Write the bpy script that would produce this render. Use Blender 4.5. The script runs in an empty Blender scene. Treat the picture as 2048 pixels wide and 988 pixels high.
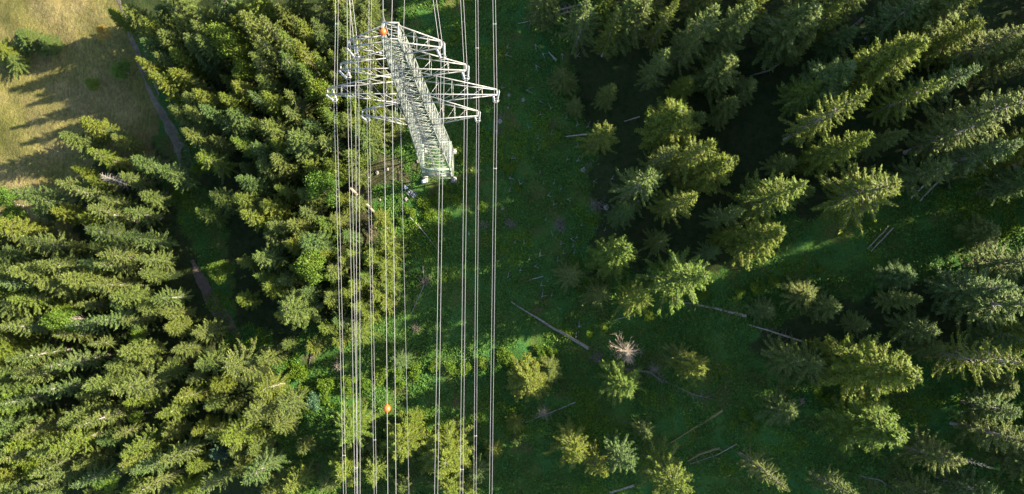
import bpy, math, random
import numpy as np
from mathutils import Vector, Matrix

S = bpy.context.scene
COL = S.collection
R_ = math.radians

# ------------------------------------------------------------------ camera
F, CX, CY, W_, H_ = 1540.0, 1024.0, 494.0, 2048, 988      # focal length and centre in photo pixels
CAMH = 150.0                                              # metres above the foot of the pylon
nad = Vector(((980 - CX) / F, -(605 - CY) / F, -1)).normalized()
ROT = nad.rotation_difference(Vector((0, 0, -1))).to_matrix()
cam_d = bpy.data.cameras.new('camera')
cam = bpy.data.objects.new('camera', cam_d)
COL.objects.link(cam)
cam.matrix_world = Matrix.Translation((0, 0, CAMH)) @ ROT.to_4x4()
cam_d.sensor_width = 36
cam_d.lens = 36 * F / W_
cam_d.clip_start = 1
cam_d.clip_end = 8000
S.camera = cam

# ------------------------------------------------------------------ light
SUN_AZ = math.atan2(0.971, 0.238)          # clockwise from +Y
SUN_EL = R_(30.5)
world = bpy.data.worlds.new('World')
S.world = world
world.use_nodes = True
wn = world.node_tree
bg = wn.nodes['Background']
sky = wn.nodes.new('ShaderNodeTexSky')
sky.sky_type = 'NISHITA'
sky.sun_disc = False
sky.sun_elevation = SUN_EL
sky.sun_rotation = SUN_AZ
wn.links.new(sky.outputs[0], bg.inputs[0])
bg.inputs[1].default_value = 0.09
sun_d = bpy.data.lights.new('sun', 'SUN')
sun_d.energy = 5.0
sun_d.angle = R_(0.5)
sun_d.color = (1.0, 0.90, 0.69)
sun = bpy.data.objects.new('sun', sun_d)
COL.objects.link(sun)
sdir = Vector((math.sin(SUN_AZ) * math.cos(SUN_EL), math.cos(SUN_AZ) * math.cos(SUN_EL), math.sin(SUN_EL)))
sun.rotation_euler = sdir.to_track_quat('Z', 'Y').to_euler()
sun.location = (60, 20, 120)
vs = S.view_settings
vs.view_transform = 'Standard'
vs.look = 'None'
vs.gamma = 1
vs.use_curve_mapping = False
vs.exposure = 2.05
S.cycles.max_bounces = 5
S.cycles.transparent_max_bounces = 4


# ------------------------------------------------------------------ terrain and projection
def sp(v, k):
    return k * np.logaddexp(0, v / k)


def height0(x, y):
    x = np.asarray(x, float)
    y = np.asarray(y, float)
    rise = 0.42 * (sp(x - 12, 6.0) - sp(x - 78, 14.0) * 0.72)
    left = -0.10 * (sp(-x - 18, 6.0) - sp(-x - 160, 30.0) * 0.8)
    along = 0.045 * 60 * np.tanh((y - 26) / 60)
    b = (0.55 * np.sin(x * 0.17 + 1.3) * np.cos(y * 0.13 + 0.4) + 0.35 * np.sin(x * 0.31 - y * 0.23)
         + 0.18 * np.sin(x * 0.71 + y * 0.53 + 2.0))
    far = np.hypot(x, y)
    hill = 30 * (1 - np.exp(-(np.maximum(far - 200, 0) / 500) ** 2)) * np.sin(x * 0.004 + 1) * np.cos(y * 0.005)
    return rise + left + along + b + hill


Z00 = float(height0(-10.3, 26.6))


def height(x, y):
    return height0(x, y) - Z00


def hz(x, y):
    return float(height(x, y))


def ray(u, v):
    return ROT @ Vector(((u - CX) / F, -(v - CY) / F, -1))


def at_z(u, v, z):
    d = ray(u, v)
    t = (z - CAMH) / d.z
    return Vector((d.x * t, d.y * t, z))


def ground(u, v, up=0.0):
    """the point `up` metres above the terrain seen at photo pixel (u, v)"""
    z = 5.0
    for _ in range(25):
        p = at_z(u, v, z)
        z = 0.5 * z + 0.5 * (hz(p.x, p.y) + up)
    return at_z(u, v, z)


RT = ROT.transposed()


def project(p):
    q = RT @ (Vector(p) - Vector((0, 0, CAMH)))
    return CX + F * q.x / -q.z, CY - F * q.y / -q.z


# ------------------------------------------------------------------ tagging
def tag(o, label=None, cat=None, group=None, kind=None):
    if label: o['label'] = label
    if cat: o['category'] = cat
    if group: o['group'] = group
    if kind: o['kind'] = kind
    return o


def empty(name, loc, rz=0.0, scale=(1, 1, 1), tilt=(0, 0)):
    o = bpy.data.objects.new(name, None)
    COL.objects.link(o)
    o.location = loc
    o.rotation_euler = (tilt[0], tilt[1], rz)
    o.scale = scale
    o.empty_display_size = 0.5
    return o


def link(name, mesh, parent=None):
    o = bpy.data.objects.new(name, mesh)
    COL.objects.link(o)
    o.parent = parent
    return o


# ------------------------------------------------------------------ mesh helpers
def mesh_np(name, verts, faces, mats, smooth=False, mat_index=None):
    """verts (n,3), faces (m,k) uniform k"""
    me = bpy.data.meshes.new(name)
    v = np.asarray(verts, np.float32)
    f = np.asarray(faces, np.int32)
    k = f.shape[1]
    me.vertices.add(len(v))
    me.vertices.foreach_set('co', v.ravel())
    me.loops.add(f.size)
    me.loops.foreach_set('vertex_index', f.ravel())
    me.polygons.add(len(f))
    me.polygons.foreach_set('loop_start', np.arange(0, f.size, k, dtype=np.int32))
    me.update(calc_edges=True)
    for m in (mats if isinstance(mats, (list, tuple)) else [mats]):
        me.materials.append(m)
    if mat_index is not None:
        me.polygons.foreach_set('material_index', np.asarray(mat_index, np.int32))
    if smooth:
        me.shade_smooth()
    return me


class Leaves:
    """collects leaf-like rhombic faces"""
    def __init__(self):
        self.c, self.a, self.b = [], [], []

    def add(self, c, a, b):
        self.c.append(np.atleast_2d(c)); self.a.append(np.atleast_2d(a)); self.b.append(np.atleast_2d(b))

    def build(self, name, mat):
        c = np.concatenate(self.c); a = np.concatenate(self.a); b = np.concatenate(self.b)
        n = len(c)
        v = np.empty((n, 4, 3))
        v[:, 0] = c
        v[:, 1] = c + a * 0.45 + b * 0.5
        v[:, 2] = c + a
        v[:, 3] = c + a * 0.45 - b * 0.5
        f = np.arange(n * 4).reshape(n, 4)
        return mesh_np(name, v.reshape(-1, 3), f, mat)


class Bars:
    """collects tapered prisms; all faces are quads"""
    def __init__(self):
        self.v, self.f, self.n = [], [], 0

    def bar(self, p, q, r0, r1=None, k=4, cap=True):
        p = np.asarray(p, float); q = np.asarray(q, float)
        r1 = r0 if r1 is None else r1
        d = q - p
        L = np.linalg.norm(d)
        if L < 1e-6: return
        d /= L
        up = np.array([0, 0, 1.0]) if abs(d[2]) < 0.9 else np.array([1.0, 0, 0])
        s = np.cross(d, up); s /= np.linalg.norm(s)
        t = np.cross(d, s)
        an = np.arange(k) * 2 * math.pi / k + math.pi / 4
        ring = np.outer(np.cos(an), s) + np.outer(np.sin(an), t)
        self.v.append(np.vstack([p + ring * r0, q + ring * r1]))
        b = self.n
        for i in range(k):
            j = (i + 1) % k
            self.f.append((b + i, b + j, b + k + j, b + k + i))
        if cap and k == 4:
            self.f.append((b + 3, b + 2, b + 1, b)); self.f.append((b + 4, b + 5, b + 6, b + 7))
        if cap and k == 6:
            for o in (0, 6):
                self.f.append((b + o, b + o + 1, b + o + 2, b + o + 3)); self.f.append((b + o, b + o + 3, b + o + 4, b + o + 5))
        self.n += 2 * k

    def path(self, pts, radii, k=6):
        for i in range(len(pts) - 1):
            self.bar(pts[i], pts[i + 1], radii[i], radii[i + 1], k)

    def box(self, c, sx, sy, sz, rz=0.0):
        c = np.asarray(c, float)
        ca, sa = math.cos(rz), math.sin(rz)
        vs_ = []
        for z in (-sz / 2, sz / 2):
            for x, y in ((-1, -1), (1, -1), (1, 1), (-1, 1)):
                X, Y = x * sx / 2, y * sy / 2
                vs_.append((c[0] + X * ca - Y * sa, c[1] + X * sa + Y * ca, c[2] + z))
        b = self.n
        self.v.append(np.array(vs_))
        for q in ((0, 3, 2, 1), (4, 5, 6, 7), (0, 1, 5, 4), (1, 2, 6, 5), (2, 3, 7, 6), (3, 0, 4, 7)):
            self.f.append(tuple(b + i for i in q))
        self.n += 8

    def build(self, name, mat, smooth=False):
        return mesh_np(name, np.vstack(self.v), self.f, mat, smooth)


# ------------------------------------------------------------------ materials
def new_mat(name):
    m = bpy.data.materials.new(name)
    m.use_nodes = True
    nt = m.node_tree
    bsdf = nt.nodes['Principled BSDF']
    return m, nt, bsdf


def N(nt, kind, **kw):
    n = nt.nodes.new(kind)
    for k, v in kw.items():
        setattr(n, k, v)
    return n


def ramp(nt, fac, stops):
    r = N(nt, 'ShaderNodeValToRGB')
    el = r.color_ramp.elements
    while len(el) < len(stops): el.new(0.5)
    for e, (p, c) in zip(el, stops):
        e.position = p; e.color = (*c, 1)
    nt.links.new(fac, r.inputs[0])
    return r.outputs[0]


def mix(nt, fac, a, b, mode='MIX'):
    m = N(nt, 'ShaderNodeMix', data_type='RGBA', blend_type=mode)
    for s, v in ((m.inputs[0], fac), (m.inputs[6], a), (m.inputs[7], b)):
        if isinstance(v, (int, float)): s.default_value = v
        elif isinstance(v, tuple): s.default_value = (*v, 1)
        else: nt.links.new(v, s)
    return m.outputs[2]


def noise(nt, scale, detail=4, rough=0.55, vec=None, dist=0.0):
    n = N(nt, 'ShaderNodeTexNoise')
    n.inputs['Scale'].default_value = scale
    n.inputs['Detail'].default_value = detail
    n.inputs['Roughness'].default_value = rough
    n.inputs['Distortion'].default_value = dist
    if vec is not None: nt.links.new(vec, n.inputs['Vector'])
    return n.outputs['Fac']


def geo_pos(nt):
    return N(nt, 'ShaderNodeNewGeometry').outputs['Position']


def leaf_mat(name, c_a, c_b, c_c, trans=0.22):
    """foliage: colour varies from tree to tree and from leaf to leaf"""
    m, nt, bsdf = new_mat(name)
    oi = N(nt, 'ShaderNodeObjectInfo')
    g = N(nt, 'ShaderNodeNewGeometry')
    base = ramp(nt, oi.outputs['Random'], [(0.0, c_a), (0.5, c_b), (1.0, c_c)])
    h = N(nt, 'ShaderNodeHueSaturation')
    nt.links.new(base, h.inputs['Color'])
    mr = N(nt, 'ShaderNodeMapRange')
    mr.inputs['To Min'].default_value = 0.65
    mr.inputs['To Max'].default_value = 1.6
    nt.links.new(g.outputs['Random Per Island'], mr.inputs['Value'])
    nt.links.new(mr.outputs[0], h.inputs['Value'])
    tc = N(nt, 'ShaderNodeTexCoord')
    n1 = noise(nt, 0.9, 3, 0.6, tc.outputs['Object'])
    mr2 = N(nt, 'ShaderNodeMapRange')
    mr2.inputs['From Min'].default_value = 0.3; mr2.inputs['From Max'].default_value = 0.7
    mr2.inputs['To Min'].default_value = 0.485; mr2.inputs['To Max'].default_value = 0.525
    nt.links.new(n1, mr2.inputs['Value'])
    nt.links.new(mr2.outputs[0], h.inputs['Hue'])
    nt.links.new(h.outputs[0], bsdf.inputs['Base Color'])
    bsdf.inputs['Roughness'].default_value = 0.6
    bsdf.inputs['Specular IOR Level'].default_value = 0.2
    tr = N(nt, 'ShaderNodeBsdfTranslucent')
    tcol = mix(nt, 0.5, h.outputs[0], (0.14, 0.20, 0.02))
    nt.links.new(tcol, tr.inputs['Color'])
    ms = N(nt, 'ShaderNodeMixShader')
    ms.inputs[0].default_value = trans
    nt.links.new(bsdf.outputs[0], ms.inputs[1])
    nt.links.new(tr.outputs[0], ms.inputs[2])
    nt.links.new(ms.outputs[0], nt.nodes['Material Output'].inputs['Surface'])
    return m


M = {}
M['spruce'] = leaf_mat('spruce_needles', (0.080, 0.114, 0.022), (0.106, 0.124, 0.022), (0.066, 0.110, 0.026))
M['gold'] = leaf_mat('sunny_spruce_needles', (0.112, 0.148, 0.014), (0.130, 0.146, 0.016), (0.092, 0.140, 0.016), 0.3)  # yellower spruce needles; on sunlit trees the sunlight is put into this colour
M['larch'] = leaf_mat('larch_needles', (0.105, 0.140, 0.028), (0.125, 0.145, 0.024), (0.095, 0.135, 0.03), 0.28)
M['broad'] = leaf_mat('broad_leaves', (0.085, 0.150, 0.022), (0.110, 0.165, 0.022), (0.125, 0.155, 0.022), 0.32)
M['blue'] = leaf_mat('bluish_needles', (0.055, 0.105, 0.055), (0.060, 0.120, 0.060), (0.07, 0.115, 0.05))
M['orange'] = leaf_mat('autumn_leaves', (0.30, 0.17, 0.03), (0.34, 0.20, 0.035), (0.28, 0.18, 0.03))
M['herb'] = leaf_mat('undergrowth_leaves', (0.062, 0.125, 0.018), (0.064, 0.125, 0.018), (0.062, 0.125, 0.018), 0.32)
M['herb_bright'] = leaf_mat('bright_undergrowth_leaves', (0.098, 0.165, 0.012), (0.110, 0.165, 0.012), (0.088, 0.160, 0.014), 0.38)


def wood_mat(name, a, b, scale=3.0):
    m, nt, bsdf = new_mat(name)
    tc = N(nt, 'ShaderNodeTexCoord')
    n1 = noise(nt, scale, 6, 0.65, tc.outputs['Object'])
    nt.links.new(ramp(nt, n1, [(0.3, a), (0.7, b)]), bsdf.inputs['Base Color'])
    bsdf.inputs['Roughness'].default_value = 0.85
    bp = N(nt, 'ShaderNodeBump')
    bp.inputs['Strength'].default_value = 0.5
    nt.links.new(noise(nt, scale * 5, 3, 0.6, tc.outputs['Object']), bp.inputs['Height'])
    nt.links.new(bp.outputs[0], bsdf.inputs['Normal'])
    return m


M['bark'] = wood_mat('spruce_bark', (0.12, 0.10, 0.08), (0.32, 0.28, 0.24))
M['dead'] = wood_mat('weathered_dead_wood', (0.18, 0.16, 0.13), (0.40, 0.36, 0.31))
M['deadpink'] = wood_mat('dry_reddish_twigs', (0.22, 0.17, 0.12), (0.42, 0.34, 0.26))
M['log'] = wood_mat('grey_log_wood', (0.12, 0.10, 0.075), (0.34, 0.29, 0.23))
M['mosslog'] = wood_mat('mossy_log_wood', (0.10, 0.11, 0.03), (0.22, 0.18, 0.07))
M['pale'] = wood_mat('pale_sawn_wood', (0.20, 0.195, 0.175), (0.38, 0.37, 0.345))
M['twig'] = wood_mat('brushwood', (0.10, 0.08, 0.055), (0.24, 0.20, 0.15))


def metal_mat(name, a, b, metallic, rough, scale=1.2):
    m, nt, bsdf = new_mat(name)
    tc = N(nt, 'ShaderNodeTexCoord')
    n1 = noise(nt, scale, 4, 0.6, tc.outputs['Object'])
    nt.links.new(ramp(nt, n1, [(0.35, a), (0.65, b)]), bsdf.inputs['Base Color'])
    bsdf.inputs['Metallic'].default_value = metallic
    bsdf.inputs['Roughness'].default_value = rough
    return m


M['steel'] = metal_mat('galvanised_steel', (0.13, 0.15, 0.125), (0.34, 0.355, 0.31), 0.2, 0.5, 4.0)
M['steel_green'] = metal_mat('green_grey_painted_steel', (0.14, 0.20, 0.14), (0.26, 0.31, 0.24), 0.1, 0.5)
M['arm'] = metal_mat('pale_galvanised_steel', (0.20, 0.195, 0.18), (0.38, 0.37, 0.345), 0.2, 0.45, 3.0)
M['wire'] = metal_mat('aluminium_conductor', (0.62, 0.57, 0.54), (0.72, 0.67, 0.64), 0.3, 0.4)
M['glass'] = metal_mat('insulator_porcelain', (0.50, 0.53, 0.55), (0.66, 0.68, 0.70), 0.0, 0.2)
M['ball'] = metal_mat('orange_plastic', (0.80, 0.13, 0.02), (0.86, 0.17, 0.03), 0.0, 0.4)
M['concrete'] = metal_mat('pale_concrete', (0.28, 0.27, 0.24), (0.42, 0.40, 0.37), 0.0, 0.9)
M['darkmetal'] = metal_mat('dark_blue_grey_metal', (0.05, 0.06, 0.08), (0.14, 0.16, 0.20), 0.2, 0.5)


def rock_mat():
    m, nt, bsdf = new_mat('pale_rock')
    tc = N(nt, 'ShaderNodeTexCoord')
    nt.links.new(ramp(nt, noise(nt, 2.5, 6, 0.65, tc.outputs['Object']), [(0.3, (0.12, 0.11, 0.085)), (0.7, (0.28, 0.255, 0.215))]), bsdf.inputs['Base Color'])
    bsdf.inputs['Roughness'].default_value = 0.9
    return m


M['rock'] = rock_mat()


def ground_mat():
    m, nt, bsdf = new_mat('ground_cover')
    pos = geo_pos(nt)
    at = N(nt, 'ShaderNodeAttribute', attribute_name='zone')
    sepz = N(nt, 'ShaderNodeSeparateColor')
    nt.links.new(at.outputs['Color'], sepz.inputs[0])
    # mown meadow: straw and olive, with mowing swaths
    mp = N(nt, 'ShaderNodeMapping')
    mp.inputs['Rotation'].default_value = (0, 0, R_(25))
    mp.inputs['Scale'].default_value = (1.0, 0.6, 1.0)
    nt.links.new(pos, mp.inputs[0])
    nA = noise(nt, 0.075, 5, 0.6, pos, 0.6)
    nB = noise(nt, 2.2, 8, 0.72, mp.outputs[0], 0.5)
    nC = noise(nt, 0.45, 6, 0.7, mp.outputs[0], 1.2)
    mead_a = ramp(nt, nA, [(0.32, (0.098, 0.100, 0.026)), (0.5, (0.132, 0.120, 0.040)), (0.66, (0.175, 0.145, 0.064))])
    mead = mix(nt, 0.8, mead_a, ramp(nt, nB, [(0.30, (0.42, 0.42, 0.38)), (0.5, (0.95, 0.95, 0.92)), (0.72, (1.65, 1.6, 1.5))]), 'MULTIPLY')
    mead = mix(nt, 0.6, mead, ramp(nt, nC, [(0.35, (0.6, 0.66, 0.6)), (0.5, (1, 1, 1)), (0.65, (1.35, 1.25, 1.15))]), 'MULTIPLY')
    # forest floor and low growth
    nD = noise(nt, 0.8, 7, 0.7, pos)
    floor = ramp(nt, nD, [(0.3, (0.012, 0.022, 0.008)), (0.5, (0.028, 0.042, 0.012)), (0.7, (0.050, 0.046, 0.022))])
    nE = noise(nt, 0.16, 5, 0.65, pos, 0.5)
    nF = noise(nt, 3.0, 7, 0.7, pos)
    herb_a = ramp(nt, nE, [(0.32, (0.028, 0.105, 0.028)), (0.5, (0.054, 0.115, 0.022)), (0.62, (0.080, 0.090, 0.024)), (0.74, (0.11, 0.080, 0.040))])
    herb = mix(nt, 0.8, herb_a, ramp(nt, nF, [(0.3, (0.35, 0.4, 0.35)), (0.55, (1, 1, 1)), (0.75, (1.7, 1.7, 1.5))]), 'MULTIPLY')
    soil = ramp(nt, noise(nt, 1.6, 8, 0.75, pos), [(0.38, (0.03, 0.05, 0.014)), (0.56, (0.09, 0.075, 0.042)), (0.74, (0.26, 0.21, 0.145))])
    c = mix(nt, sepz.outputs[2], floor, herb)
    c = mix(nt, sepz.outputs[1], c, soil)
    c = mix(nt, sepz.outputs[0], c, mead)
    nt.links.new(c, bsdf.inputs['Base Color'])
    bsdf.inputs['Roughness'].default_value = 0.95
    bsdf.inputs['Specular IOR Level'].default_value = 0.1
    bp = N(nt, 'ShaderNodeBump')
    bp.inputs['Strength'].default_value = 0.75
    bp.inputs['Distance'].default_value = 0.35
    add = N(nt, 'ShaderNodeMath', operation='ADD')
    nt.links.new(nB, add.inputs[0]); nt.links.new(nF, add.inputs[1])
    nt.links.new(add.outputs[0], bp.inputs['Height'])
    nt.links.new(bp.outputs[0], bsdf.inputs['Normal'])
    return m


M['ground'] = ground_mat()


def gravel_mat(name, a, b):
    m, nt, bsdf = new_mat(name)
    pos = geo_pos(nt)
    n1 = noise(nt, 0.9, 8, 0.75, pos)
    nt.links.new(ramp(nt, n1, [(0.3, a), (0.7, b)]), bsdf.inputs['Base Color'])
    bsdf.inputs['Roughness'].default_value = 0.95
    bp = N(nt, 'ShaderNodeBump')
    bp.inputs['Strength'].default_value = 0.6; bp.inputs['Distance'].default_value = 0.15
    nt.links.new(noise(nt, 4, 5, 0.7, pos), bp.inputs['Height'])
    nt.links.new(bp.outputs[0], bsdf.inputs['Normal'])
    return m


M['gravel'] = gravel_mat('grey_gravel', (0.06, 0.052, 0.030), (0.18, 0.15, 0.11))
M['trail'] = gravel_mat('reddish_soil_trail', (0.055, 0.040, 0.028), (0.15, 0.105, 0.08))
M['grit'] = gravel_mat('pale_scree', (0.16, 0.16, 0.14), (0.42, 0.40, 0.36))

# ------------------------------------------------------------------ ground sheet
def poly_px(pts):
    return np.array([ground(u, v).to_2d()[:] for u, v in pts])


def inside(poly, x, y):
    c = np.zeros(x.shape, bool)
    j = len(poly) - 1
    for i in range(len(poly)):
        xi, yi = poly[i]; xj, yj = poly[j]
        hit = ((yi > y) != (yj > y)) & (x < (xj - xi) * (y - yi) / (yj - yi + 1e-12) + xi)
        c ^= hit
        j = i
    return c


def vnoise(x, y, s, seed=0):
    """cheap smooth value noise, 0..1"""
    x = x / s; y = y / s
    xi = np.floor(x).astype(np.int64); yi = np.floor(y).astype(np.int64)
    fx = x - xi; fy = y - yi
    fx = fx * fx * (3 - 2 * fx); fy = fy * fy * (3 - 2 * fy)

    def hsh(a, b):
        n = (a * 374761393 + b * 668265263 + seed * 974634777) & 0x7fffffff
        n = ((n ^ (n >> 13)) * 1274126177) & 0x7fffffff
        return ((n ^ (n >> 16)) & 0xffff) / 65535.0
    return ((hsh(xi, yi) * (1 - fx) + hsh(xi + 1, yi) * fx) * (1 - fy)
            + (hsh(xi, yi + 1) * (1 - fx) + hsh(xi + 1, yi + 1) * fx) * fy)


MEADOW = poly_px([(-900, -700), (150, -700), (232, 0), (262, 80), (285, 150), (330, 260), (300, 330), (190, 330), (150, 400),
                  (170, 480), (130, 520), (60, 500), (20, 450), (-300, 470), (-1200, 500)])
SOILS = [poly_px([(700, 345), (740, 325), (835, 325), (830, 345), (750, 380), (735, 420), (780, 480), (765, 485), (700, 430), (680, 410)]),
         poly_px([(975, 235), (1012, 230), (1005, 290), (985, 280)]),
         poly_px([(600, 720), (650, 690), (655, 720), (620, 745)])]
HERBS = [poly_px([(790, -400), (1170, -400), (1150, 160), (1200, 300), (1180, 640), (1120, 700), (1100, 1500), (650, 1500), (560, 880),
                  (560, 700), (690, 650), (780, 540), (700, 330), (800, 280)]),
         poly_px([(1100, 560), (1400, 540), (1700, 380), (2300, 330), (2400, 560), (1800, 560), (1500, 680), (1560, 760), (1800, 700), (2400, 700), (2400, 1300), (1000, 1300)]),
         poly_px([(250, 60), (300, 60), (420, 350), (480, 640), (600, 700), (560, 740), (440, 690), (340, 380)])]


def zones(x, y):
    wx = x + 5 * (vnoise(x, y, 4.0, 1) - 0.5) + 2 * (vnoise(x, y, 1.3, 2) - 0.5)
    wy = y + 5 * (vnoise(x, y, 4.0, 3) - 0.5) + 2 * (vnoise(x, y, 1.3, 4) - 0.5)
    a = inside(MEADOW, wx, wy).astype(float)
    b = np.zeros_like(a)
    for p in SOILS: b = np.maximum(b, inside(p, wx, wy))
    b *= vnoise(x, y, 1.6, 9) * 0.5 + 0.65
    c = np.zeros_like(a)
    for p in HERBS: c = np.maximum(c, inside(p, wx, wy))
    return a, np.clip(b, 0, 1), c


def axis(lo, hi, step, far):
    a = list(np.arange(lo, hi + 1e-6, step))
    s, x = step, hi
    while x < far:
        s *= 1.35; x += s; a.append(x)
    s, x = step, lo
    while x > -far:
        s *= 1.35; x -= s; a.insert(0, x)
    return np.array(a)


gx, gy = axis(-118, 128, 0.7, 3000), axis(-62, 84, 0.7, 3000)
GX, GY = np.meshgrid(gx, gy)
fine = (GX > -118) & (GX < 128) & (GY > -62) & (GY < 84)
GZ = height(GX, GY)
za, zb, zc = zones(GX.ravel(), GY.ravel())
nx, ny = len(gx), len(gy)
idx = np.arange(nx * ny).reshape(ny, nx)
gf = np.stack([idx[:-1, :-1], idx[:-1, 1:], idx[1:, 1:], idx[1:, :-1]], -1).reshape(-1, 4)
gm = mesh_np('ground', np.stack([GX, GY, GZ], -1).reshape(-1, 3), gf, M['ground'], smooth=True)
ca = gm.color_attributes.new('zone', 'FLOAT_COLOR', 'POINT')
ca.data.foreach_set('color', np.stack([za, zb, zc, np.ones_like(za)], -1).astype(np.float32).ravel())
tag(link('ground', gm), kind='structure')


def strip(name, pts, widths, mat, up=0.03):
    """a path draped on the terrain; pts and widths (m) along its middle"""
    P = [ground(u, v).to_2d() for u, v in pts]
    dense, wd = [], []
    for i in range(len(P) - 1):
        L = (P[i + 1] - P[i]).length
        n = max(2, int(L / 0.6))
        for k in range(n):
            t = k / n
            dense.append(P[i].lerp(P[i + 1], t)); wd.append(widths[i] * (1 - t) + widths[i + 1] * t)
    dense.append(P[-1]); wd.append(widths[-1])
    for _ in range(12):
        dense = [dense[0]] + [(dense[i - 1] + dense[i] * 2 + dense[i + 1]) / 4 for i in range(1, len(dense) - 1)] + [dense[-1]]
    rnd = random.Random(7)
    V, Fc = [], []
    K = 7
    jl = jr = 0.0
    for i, p in enumerate(dense):
        d = (dense[min(i + 1, len(dense) - 1)] - dense[max(i - 1, 0)]).normalized()
        s = Vector((-d.y, d.x))
        jl = jl * 0.6 + rnd.uniform(-.2, .2); jr = jr * 0.6 + rnd.uniform(-.2, .2)
        for k in range(K):
            t = k / (K - 1) * 2 - 1
            off = t * wd[i] / 2 + (jl if t < 0 else jr) * abs(t)
            q = p + s * off
            V.append((q.x, q.y, hz(q.x, q.y) + up - 0.05 * (abs(t) > 0.99)))
        if i:
            for k in range(K - 1):
                a = (i - 1) * K + k
                Fc.append((a, a + 1, a + K + 1, a + K))
    return tag(link(name, mesh_np(name, V, Fc, mat, True)), kind='structure')


strip('path', [(205, -160), (236, 0), (258, 60), (290, 148)], [0.8, 0.8, 0.7, 0.8], M['gravel'])
strip('path', [(272, 96), (284, 150), (306, 192), (328, 235), (360, 295), (380, 345)], [0.3, 0.4, 1.1, 1.6, 2.8, 2.6], M['gravel'], 0.05)
strip('path', [(288, 95), (303, 150), (320, 190)], [0.3, 0.45, 0.4], M['gravel'], 0.06)
strip('path', [(385, 520), (412, 580), (440, 628), (480, 680)], [0.8, 2.6, 3.0, 1.2], M['trail'], 0.05)

# ------------------------------------------------------------------ tree prototypes
UP = np.array([0, 0, 1.0])


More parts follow.
